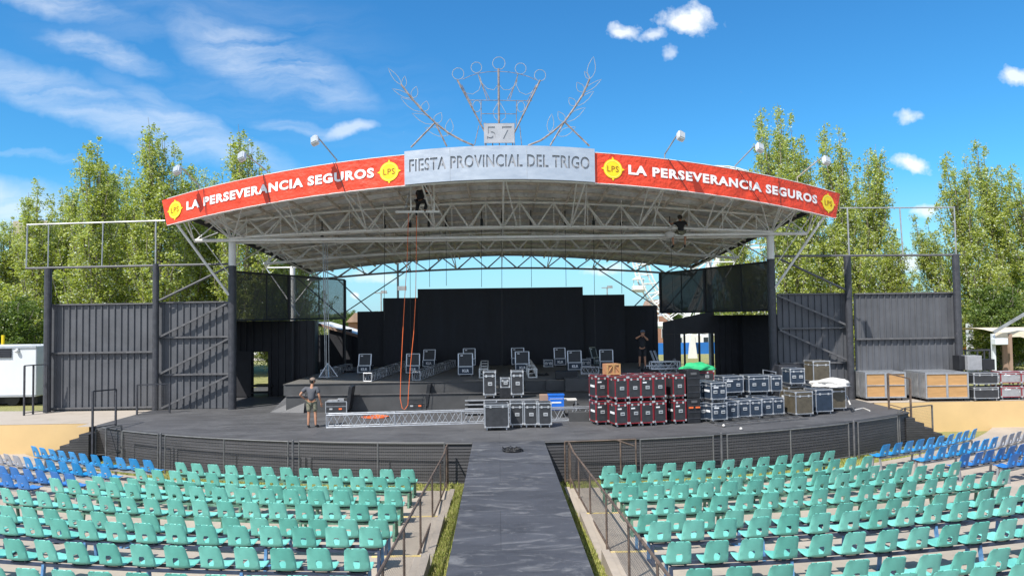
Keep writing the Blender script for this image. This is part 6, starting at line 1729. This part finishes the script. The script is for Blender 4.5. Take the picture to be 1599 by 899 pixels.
# rigger sitting on the tie beam, seen from behind
q = on_y(1063, 361, 31.7)
J = dict(pelvis=(0, 0, .13), chest=(.0, .06, .46), neck=(.0, .10, .63), head=(.0, .15, .75), face=(0, 1, -.3),
    shL=(-.20, .06, .54), elL=(-.40, .14, .48), wrL=(-.52, .28, .60), haL=(-.56, .33, .66), shR=(.20, .06, .54), elR=(.34, .22, .44), wrR=(.30, .42, .60), haR=(.28, .48, .68),
    hpL=(-.10, .02, .10), knL=(-.30, .32, .02), anL=(-.28, .26, -.42), toL=(-.30, .38, -.50), hpR=(.10, .02, .10), knR=(.26, .32, .02), anR=(.22, .24, -.42), toR=(.24, .36, -.50))
person('person in black t-shirt sitting on the white tie beam under the right roof half', (q.x, 31.66, 7.24), R(0), J, M['shirtb'], M['camo'], M['hair'], 'short')
q = on_y(655, 312, 28.4)
J = dict(pelvis=(0, 0, .35), chest=(.06, .10, .62), neck=(.10, .18, .76), head=(.13, .26, .86), face=(.2, 1, -.1),
    shL=(-.10, .14, .70), elL=(-.22, .34, .56), wrL=(-.16, .52, .66), haL=(-.14, .56, .74), shR=(.24, .10, .68), elR=(.36, .30, .62), wrR=(.22, .48, .74), haR=(.18, .52, .82),
    hpL=(-.09, 0, .30), knL=(-.16, .36, .26), anL=(-.18, .16, -.12), toL=(-.20, .30, -.18), hpR=(.09, 0, .30), knR=(.20, .36, .32), anR=(.16, .18, -.06), toR=(.18, .32, -.12))
person('person in black crouching high in the roof lattice behind the metal sign', (q.x, q.y, q.z - .35), R(-10), J, M['shirtb'], M['shirtb'], M['hair'], 'long')
b = MB(); q0 = Vector((q.x - .25, q.y + .05, 0)); zz = zr(q0.x, q0.y)
b.bar((q0.x - .7, q.y + .18, q.z - .44), (q0.x + 1.0, q.y + .18, q.z - .44), .08, .08); b.bar((q0.x - .1, q.y + .18, q.z - .44), (q0.x - .1, q.y + .18, zz), .05, .05); b.bar((q0.x + .8, q.y + .18, q.z - .44), (q0.x + .8, q.y + .18, zz), .05, .05)
b.build('hanger', M['white'], roof)
b = MB(); k = on_y(634, 322, 28.6); b.ball(k, .07, 2); b.ball(k + Vector((.09, 0, .42)), .07, 2); b.tube([k, k + Vector((.05, 0, .25)), k + Vector((.09, 0, .42)), k + Vector((.3, 0, .9))], .03, 6); o = b.build('hoist_pulley', M['alud']); tag(o, 'small silver pulley block hanging beside the crouching rigger', 'pulley')
b = MB(); k = on_y(1046, 366, 31.5); b.ball(k, .17, 3, (1.3, 1, .9)); b.tube([k + Vector((0, 0, .1)), k + Vector((.1, .1, .35))], .03, 6); o = b.build('tool_bag', M['tarp'], smooth=True); tag(o, 'pale tool bag hanging from the tie beam beside the sitting rigger', 'bag')

# ============================================================ trees
def tree_meshes(seed, H=17.0, rad=2.3, nl=38000, leaf=0.108, tilt=0.0, mt='leaf', kind='poplar'):
    rnd = random.Random(seed); b = MB(); pop = kind == 'poplar'
    segs = 9; tp = []
    for i in range(segs + 1):
        s = i / segs; tp.append(Vector((tilt * H * s * s + rnd.uniform(-.08, .08) * (i > 0), rnd.uniform(-.08, .08) * (i > 0), H * .80 * s)))
    b.tube(tp, [0.24 * (1 - .9 * i / segs) + .015 for i in range(segs + 1)], 8)
    limbs = []
    def limb(s0, L, out, a):
        i0 = min(segs - 1, int(s0 * segs)); p0 = tp[i0].lerp(tp[i0 + 1], s0 * segs - i0); pts = []
        for j in range(7):
            u = j / 6; rr = out * (u ** .42) * (1 - .12 * u)
            pts.append(p0 + Vector((math.cos(a) * rr + tilt * L * u * 1.2 + .05 * math.sin(j * 2.1 + a), math.sin(a) * rr, L * u ** (1.05 if pop else 1.3))))
        limbs.append((pts, L)); b.tube(pts, [.05 * (1 - .85 * j / 6) for j in range(7)], 5)
    N = 84 if pop else 44
    for k in range(N):
        s0 = rnd.random() ** 1.25 * .86 + .02
        env = min(1.0, .62 + s0 * 1.6) * (1.08 - .72 * max(0, s0 - .25) / .75)
        L = H * rnd.uniform(.15, .30) * (1.05 - .2 * s0) * (1 if pop else .75)
        limb(s0, L, rad * env * math.sqrt(rnd.uniform(.04, 1.0)), rnd.random() * 2 * PI)
    for k in range(9):          # leading shoots that make the spiky top
        s0 = rnd.uniform(.66, .96); z0_ = tp[min(segs, int(s0 * segs))].z
        limb(s0, (H - z0_) * rnd.uniform(.55, 1.0), rad * rnd.uniform(.08, .5), rnd.random() * 2 * PI)
    V_, F_ = [], []
    tot = sum(l[1] for l in limbs)
    for (pts, wL) in limbs:
        n = int(nl * wL / tot); m_ = len(pts) - 1
        clumps = []
        for _ in range(max(4, int(wL * 4.0))):
            u = rnd.random() ** .85; i = min(m_ - 1, int(u * m_)); c_ = pts[i].lerp(pts[i + 1], u * m_ - i)
            sp = (.13 + .20 * (1 - u)) * (1 if pop else 2.0)
            clumps.append((c_ + Vector((rnd.gauss(0, 1), rnd.gauss(0, 1), rnd.gauss(0, .6))) * sp, sp * rnd.uniform(.6, 1.1)))
        for _ in range(n):
            c_, sp = rnd.choice(clumps)
            p = c_ + Vector((rnd.gauss(0, 1), rnd.gauss(0, 1), rnd.gauss(0, 1.9 if pop else 1.0))) * (sp * .62)
            ax = Vector((rnd.gauss(0, 1), rnd.gauss(0, 1), rnd.gauss(0, 1))).normalized(); bx_ = ax.orthogonal().normalized(); s_ = leaf * rnd.uniform(.6, 1.25)
            bx_ = Quaternion(ax, rnd.random() * PI) @ bx_; cx_ = ax.cross(bx_)
            o0 = len(V_); V_ += [p - bx_ * s_ * .6, p - cx_ * s_ * .42, p + bx_ * s_ * .6, p + cx_ * s_ * .42]; F_.append((o0, o0 + 1, o0 + 2, o0 + 3))
    zt_ = sorted(v.z for v in V_)[-30]
    for v in V_: v.z *= H / zt_
    for v in b.bm.verts: v.co.z *= H / zt_
    me = bpy.data.meshes.new('crown'); me.from_pydata(V_, [], F_); me.materials.append(M[mt])
    bm = b.bm; tm = bpy.data.meshes.new('trunk'); bm.to_mesh(tm); bm.free(); tm.materials.append(M['bark'])
    return me, tm
VAR = [tree_meshes(11), tree_meshes(23, rad=2.0), tree_meshes(37, rad=2.5), tree_meshes(51, tilt=-0.06), tree_meshes(77, tilt=-.10, rad=2.2)]
BUSH = tree_meshes(91, H=8.0, rad=3.2, nl=20000, leaf=.14, mt='leaf2', kind='round')
def plant(px, top, Y, var, label, group='poplars behind the stage walls', wid=1.0, rz=None, z0=-0.05, cat='tree', name='poplar_tree', H0=17.0):
    p = on_y(px, top, Y); k = (p.z - z0) / H0
    t_ = thing(name, label, cat, (p.x, Y, z0), rz if rz is not None else (px * .37) % 6.28, group)
    t_.scale = (wid * (k ** .35), wid * (k ** .35), k)
    for n_, m_ in (('trunk', var[1]), ('crown', var[0])):
        o = bpy.data.objects.new(n_, m_); COL.objects.link(o); o.parent = t_
    return t_
LT = [(-45, 330, 50, 1, 'poplar at the left picture edge, cut by the frame'), (14, 338, 51, 0, 'poplar rising at the left picture edge above the white trailer'), (56, 284, 49, 2, 'poplar behind the left end of the pipe frame, lower than its right neighbours'),
      (104, 292, 52, 1, 'slim poplar between the low left one and the tall twin tipped one'), (150, 212, 48, 0, 'tall poplar with several white tips, second highest on the left'), (200, 262, 53, 2, 'poplar filling the gap left of the highest left poplar'),
      (248, 200, 48.5, 1, 'highest poplar left of the roof, above the banner end'), (292, 248, 52, 0, 'poplar behind the leftmost floodlight'), (338, 262, 54, 2, 'poplar whose top shows between two left floodlights'),
      (384, 210, 50, 1, 'tall poplar behind the second floodlight from the left'), (428, 262, 53, 0, 'poplar mostly hidden behind the left red banner'), (470, 330, 55, 2, 'poplar hidden behind the left roof corner'),
      (75, 350, 57, 1, 'poplar in the rear row behind the trailer'), (178, 258, 55, 1, 'poplar in the dip between the two highest left crowns'), (315, 268, 56, 2, 'poplar in the rear row, its tip left of the second floodlight'), (225, 330, 57, 0, 'poplar in the rear row behind the left corrugated wall')]
for i, (px, top, Y, v, lab) in enumerate(LT):
    plant(px, top, Y, VAR[v], lab, wid=1.28)
RT = [(1155, 262, 56, 3, 'poplar hidden behind the right red banner'), (1222, 168, 50, 3, 'poplar with the highest tip, right of the roof floodlights'), (1268, 172, 53, 4, 'poplar behind the rightmost floodlight'),
      (1322, 190, 50, 3, 'poplar above the right end of the banner, its tip leaning left'), (1358, 232, 54, 1, 'poplar right of the banner end, at the edge of the open sky'), (1395, 372, 52, 0, 'lowest poplar of the middle right group, beside the open sky'),
      (1480, 335, 52, 4, 'low poplar left of the two right edge poplars'), (1512, 236, 48, 3, 'tall poplar behind the right end of the corrugated wall'), (1570, 224, 50, 4, 'tall poplar near the right picture edge above the canopy'), (1615, 255, 47, 3, 'poplar cut by the right picture edge'),
      (1245, 330, 58, 0, 'poplar in the rear row behind the right corrugated wall'), (1310, 330, 58, 2, 'second poplar of the rear row behind the right corrugated wall'), (1425, 428, 60, 2, 'small poplar below the lone white cloud'), (1550, 380, 56, 2, 'leafy poplar in the rear row behind the canopy')]
for i, (px, top, Y, v, lab) in enumerate(RT):
    plant(px, top, Y, VAR[v], lab, wid=1.25 if v not in (3, 4) else 1.15, rz=(0.3 * math.sin(i)) if v in (3, 4) else None)
for i, (px, top, Y, lab) in enumerate([(30, 462, 44, 'round dark green tree behind the white trailer'), (-30, 470, 43, 'round dark tree at the left picture edge behind the trailer'), (1560, 440, 44, 'round dark green tree behind the canopy on the right'), (545, 484, 110, 'far green tree beside the brick house'), (1050, 470, 120, 'far green tree behind the right screen'), (1395, 455, 62, 'round tree behind the right wall, below the sky gap')]):
    plant(px, top, Y, BUSH, lab, 'round trees in the background', 1.0, None, -.05, 'tree', 'leafy_tree', 8.0)

# ============================================================ background
# far belt of trees on the horizon
V_, F_ = [], []; rnd = random.Random(9)
for i in range(26000):
    x = rnd.uniform(-420, 420); Y = 330 + rnd.uniform(-12, 12); h = 5.5 + 2.5 * noise.noise(Vector((x * .03, 0, 0))) + 1.5 * noise.noise(Vector((x * .15, 2, 0)))
    z = rnd.random() ** .8 * h; s_ = .8; a = rnd.random() * PI; dx, dz = math.cos(a) * s_, math.sin(a) * s_; o0 = len(V_)
    V_ += [(x - dx, Y, z - dz), (x + dz, Y + .3, z - dx), (x + dx, Y, z + dz), (x - dz, Y + .3, z + dx)]; F_.append((o0, o0 + 1, o0 + 2, o0 + 3))
me = bpy.data.meshes.new('distant_trees'); me.from_pydata(V_, [], F_); me.materials.append(M['leaf2']); o = bpy.data.objects.new('distant_trees', me); COL.objects.link(o); tag(o, 'far belt of trees along the horizon behind the stage', 'trees', None, 'stuff')
# white trailer
tr_ = thing('trailer', 'long white site trailer with a dark vent at the left edge', 'trailer')
a, c = on_y(-120, 541, 34.6), on_y(57, 541, 34.6)
zt = on_y(30, 540, 34.6).z; zbm = 0.42
b = MB(); b.box(((a.x + c.x) / 2, 36.0, (zt + zbm) / 2), (c.x - a.x, 2.8, zt - zbm)); b.build('body', M['trailer'], tr_, bevel=0.03)
b = MB(); b.box(((a.x + c.x) / 2, 34.58, zt - 0.05), (c.x - a.x, .06, .10)); b.box(((a.x + c.x) / 2, 34.58, zbm + 0.05), (c.x - a.x, .06, .10)); b.build('edge_trim', M['alu'], tr_)
v0, v1 = on_y(-14, 544, 34.55), on_y(17, 558, 34.55)
b = MB(); b.box(((v0.x + v1.x) / 2, 34.57, (v0.z + v1.z) / 2), (v1.x - v0.x, .06, v0.z - v1.z))
for k in range(5): b.box(((v0.x + v1.x) / 2, 34.53, v1.z + (v0.z - v1.z) * (k + .5) / 5), (v1.x - v0.x, .03, .03))
b.build('vent', M['dark'], tr_)
b = MB(); b.box(((a.x + c.x) / 2, 36.0, .22), (c.x - a.x - .6, 1.6, .36)); b.build('underframe', M['dark'], tr_)
for x in (a.x + 1.6, a.x + 2.6, c.x - 1.2): b = MB(); b.cyl((x, 34.9, .33), .33, .22, 'Y', 20); b.build('wheel', M['plastic'], tr_)
b = MB(); k = on_y(26, 548, 34.5); b.ball(k, .09, 2); b.box((k.x, 34.56, k.z + .06), (.1, .08, .12)); b.build('lamp', M['lamp'], tr_)
ct = thing('container', 'grey ribbed container right behind the white trailer', 'container')
a, c = on_y(50, 541, 36.2), on_y(100, 541, 36.2); b = MB(); ribbed(b, a.x, c.x, .15, zt + .02, 36.2, .22, .04); b.box(((a.x + c.x) / 2, 37.4, (zt + .15) / 2), (c.x - a.x, 2.2, zt - .15)); b.build('body', M['trailer'], ct)
b = MB(); b.box((a.x + .25, 36.1, (zt + .1) / 2), (.4, .1, zt - .05)); b.build('corner_post', M['galv'], ct)
b = MB(); p = on_y(5, 523, 40); b.tube([(p.x, 40, 0), (p.x, 40, p.z)], .08, 8); o = b.build('yellow_pole', M['yellow']); tag(o, 'short yellow pole behind the white trailer', 'pole')
# apartment blocks far left behind the poplars
def house(name, px0, px1, ytop, Y, label, wm, roofh=0.0, dep=8, wins=3, cat='house'):
    a, c = on_y(px0, ytop, Y), on_y(px1, ytop, Y); t_ = thing(name, label, cat); w_ = c.x - a.x; xm = (a.x + c.x) / 2
    b = MB(); b.box((xm, Y + dep / 2, a.z / 2), (w_, dep, a.z)); b.build('wall', wm, t_)
    if roofh:
        b = MB(); q = [(xm - w_ * .55, a.z), (xm + w_ * .55, a.z), (xm + w_ * .30, a.z + roofh), (xm - w_ * .30, a.z + roofh)]; b.prism(q, Y - .5, Y + dep + .5); b.build('roof', M['rooft'], t_)
    for k in range(wins):
        x = a.x + w_ * (k + .5) / wins; f_ = MB(); f_.box((x, Y - .02, min(1.6, a.z * .6)), (w_ / wins * .4, .08, 1.1)); fo = f_.build('window', M['trailer'], t_)
        f_ = MB(); f_.box((x, Y - .05, min(1.6, a.z * .6)), (w_ / wins * .34, .08, 1.0)); f_.build('pane', M['glass'], fo)
house('house', 544, 600, 503, 95, 'far brick house with brown roof beyond the left awning', M['brickh'], 1.2)
house('apartment_block', 20, 78, 345, 110, 'pale apartment block showing between the leftmost poplars', M['path'], 0, 12, 3, 'building')
house('house', 1500, 1530, 510, 60, 'red walled building behind the right wall end', M['carred'], 1.2)
house('house', 1026, 1046, 478, 85, 'brick house seen between the backdrop and the right wing', M['brickh'], .8, 8, 1)
house('kiosk', 1050, 1112, 524, 70, 'white kiosk seen through the right wing opening', M['wheelw'], 0, 4, 3, 'kiosk')
def car(px, pyb, Y, label, mt, L=4.1):
    p = on_y(px, pyb, Y); t_ = thing('parked_car', label, 'car', (p.x, Y, 0), 0, 'cars parked far behind the stage')
    b = MB(); b.prism([(-L / 2, .3), (L / 2, .3), (L / 2, .75), (L * .38, .9), (L * .2, 1.4), (-L * .25, 1.42), (-L * .42, .95), (-L / 2, .85)], -.8, .8); b.build('body', mt, t_, bevel=.04)
    b = MB(); b.prism([(L * .34, .92), (L * .185, 1.34), (-L * .235, 1.36), (-L * .37, .97)], -.82, .82); b.build('window', M['glass'], t_)
    for x in (-L * .3, L * .3):
        for y in (-.78, .78): b = MB(); b.cyl((x, y, .32), .32, .2, 'Y', 18); b.build('wheel', M['plastic'], t_)
car(553, 540, 62, 'red car parked beyond the left awning', M['carred']); car(572, 540, 64, 'white car mostly hidden beside the red car', M['wheelw']); car(1522, 560, 58, 'red car parked behind the right wall end', M['carred'])
car(408, 556, 75, 'far white car seen through the left doorway', M['wheelw'])
o = MB(); p0, p1 = on_y(1014, 541, 55), on_y(1118, 541, 55); o.box(((p0.x + p1.x) / 2, 55, (p0.z + .55) / 2 + .0), (p1.x - p0.x, .1, p0.z - .55 + .02)); o = o.build('blue_hoarding', M['pool']); o.location.z = .25; tag(o, 'bright blue hoarding seen through the right wing opening', 'hoarding')
o = MB(); q = on_y(1081, 540, 54.6); o.prism([(q.x - .3, .5), (q.x + .35, .5), (q.x + .15, 2.3), (q.x - .1, 2.3)], 54.5, 54.8); o = o.build('white_pillar', M['wheelw']); tag(o, 'white pillar standing before the blue hoarding', 'pillar')
# light poles
for px, yt, yb_, Y, lab in ((621, 408, 470, 60, 'dark lamp pole above the left shoulder of the backdrop'), (595, 456, 490, 90, 'far lamp pole with a crossbar, left of the backdrop'), (948, 448, 470, 100, 'far lamp pole above the right part of the backdrop')):
    p = on_y(px, yt, Y); t_ = thing('lamp_pole', lab, 'lamp pole', (0, 0, 0), 0, 'lamp poles far behind the stage')
    b = MB(); b.tube([(p.x, Y, 0), (p.x, Y, p.z)], .09, 7); b.build('pole', M['post'] if px == 621 else M['galv'], t_)
    b = MB(); b.box((p.x, Y, p.z - .1), (1.5 if px != 621 else .5, .2, .12)); b.box((p.x + .35, Y - .1, p.z + .0 - (2.2 if px == 621 else 0)), (.7, .3, .35)); b.build('lamp_head', M['galv'], t_)
# fairground wheel
fw = thing('ferris_wheel', 'white fairground wheel showing between the backdrop and the right screen', 'ferris wheel')
YW = 75.0; hb_ = on_y(1120, 392, YW); RW = 8.6; b = MB()
for yy2 in (-.9, .9):
    for r in (RW, RW * .86): b.tube([(hb_.x + math.cos(2 * PI * i / 48) * r, YW + yy2, hb_.z + math.sin(2 * PI * i / 48) * r) for i in range(49)], .09, 5, cap=False)
    for i in range(48):
        a0, a1 = 2 * PI * i / 48, 2 * PI * (i + .5) / 48
        b.tube([(hb_.x + math.cos(a0) * RW, YW + yy2, hb_.z + math.sin(a0) * RW), (hb_.x + math.cos(a1) * RW * .86, YW + yy2, hb_.z + math.sin(a1) * RW * .86)], .05, 4)
b.build('rim', M['wheelw'], fw)
for i in range(12):
    a = 2 * PI * i / 12 + .12; b = MB()
    for yy2 in (-.9, .9):
        for da in (-.05, .05): b.tube([(hb_.x, YW + yy2, hb_.z), (hb_.x + math.cos(a + da) * RW, YW + yy2, hb_.z + math.sin(a + da) * RW)], .06, 5)
    b.build('spoke', M['wheelw'], fw)
    gx, gz = hb_.x + math.cos(a + .2) * RW, hb_.z + math.sin(a + .2) * RW; g_ = MB()
    g_.box((gx, YW, gz - 1.0), (1.25, 1.3, .5)); g_.box((gx, YW, gz - 1.32), (1.05, 1.1, .2)); go = g_.build('gondola', M['wheelw'], fw, bevel=.08)
    g_ = MB(); g_.cyl((gx, YW, gz + .05), .75, .35, 'Z', 10, .1); 
    for sx_ in (-.5, .5): g_.tube([(gx + sx_, YW, gz - .8), (gx + sx_, YW, gz)], .04, 5)
    g_.build('canopy', M['wheelw'], go)
b = MB(); b.cyl((hb_.x, YW, hb_.z), .7, 2.4, 'Y', 16); b.build('hub', M['wheelw'], fw)
for yy2 in (-1.6, 1.6):
    for sx_ in (-4.2, 4.2): b = MB(); b.bar((hb_.x, YW + yy2, hb_.z), (hb_.x + sx_, YW + yy2, 0), .35, .35); b.build('leg', M['wheelw'], fw)
# canopy on the right
cn = thing('canopy_tent', 'cream canvas canopy on posts at the right picture edge', 'canopy')
YT = 40.0; a = on_y(1550, 521, YT); 
bm = bmesh.new(); G = []
for i in range(15):
    row = []
    for j in range(7):
        x = a.x + i * .5; y = YT + j * .7; z = a.z + .12 + .35 * (j / 6) * (1 - j / 6) * 2 - (.10 * math.sin(i * 1.1) ** 2 if j == 0 else 0); row.append(bm.verts.new((x, y, z)))
    G.append(row)
dr = [bm.verts.new((G[i][0].co.x, YT - .03, G[i][0].co.z - .30 - .06 * math.sin(i * 2.1))) for i in range(15)]
for i in range(14):
    for j in range(6): bm.faces.new((G[i][j], G[i + 1][j], G[i + 1][j + 1], G[i][j + 1]))
    bm.faces.new((dr[i], dr[i + 1], G[i + 1][0], G[i][0]))
me = bpy.data.meshes.new('canvas'); bm.to_mesh(me); bm.free(); me.materials.append(M['canvas']); o = bpy.data.objects.new('canvas', me); COL.objects.link(o); o.parent = cn
for px in (1551, 1577, 1640): b = MB(); q = on_y(px, 540, YT); b.box((q.x, YT, a.z / 2), (.16, .16, a.z)); b.build('post', M['trailer'] if px == 1551 else M['rooft'], cn)
b = MB(); b.bar(on_y(1551, 519, YT - .3), on_y(1612, 483, YT - .3), .14, .14); b.build('diagonal_bar', M['galv'], cn)
b = MB(); q = on_y(1561, 533, YT - .4); b.box(q, (.7, .4, .35)); o = b.build('ventilator', M['trailer'], bevel=.03); tag(o, 'small white ventilator box hanging under the canopy edge', 'ventilator')
b = MB(); q = on_y(1573, 560, YT + .8); b.box((q.x, q.y, 1.2), (.5, .1, 2.4)); o = b.build('wooden_board', M['rooft']); tag(o, 'upright brown board under the canopy', 'board')
b = MB(); q = on_y(1514, 520, 45); b.box((q.x, 45, q.z / 2 + .3), (.28, .28, q.z + .6)); o = b.build('white_post', M['trailer']); tag(o, 'white post standing behind the right corrugated wall end', 'post')
b = MB(); 
for k in range(9):
    x0 = on_y(1500, 560, 50).x + k * 1.2; b.bar((x0, 50, 0), (x0, 50, 1.0), .06, .06)
x0 = on_y(1500, 560, 50).x; b.bar((x0, 50, 1.0), (x0 + 9.6, 50, 1.0), .05, .05); b.bar((x0, 50, .55), (x0 + 9.6, 50, .55), .04, .04)
o = b.build('pipe_fence', M['trailer']); tag(o, 'low white pipe fence on the grass behind the canopy', 'fence')
# far bare ground and road strip seen through the left doorway
b = MB(); b.box((-40, 72, -.012), (70, 5, .012)); struct(b.build('road', M['path']))
print('objects', len(bpy.data.objects), 'faces', sum(len(o.data.polygons) for o in bpy.data.objects if o.type == 'MESH'))
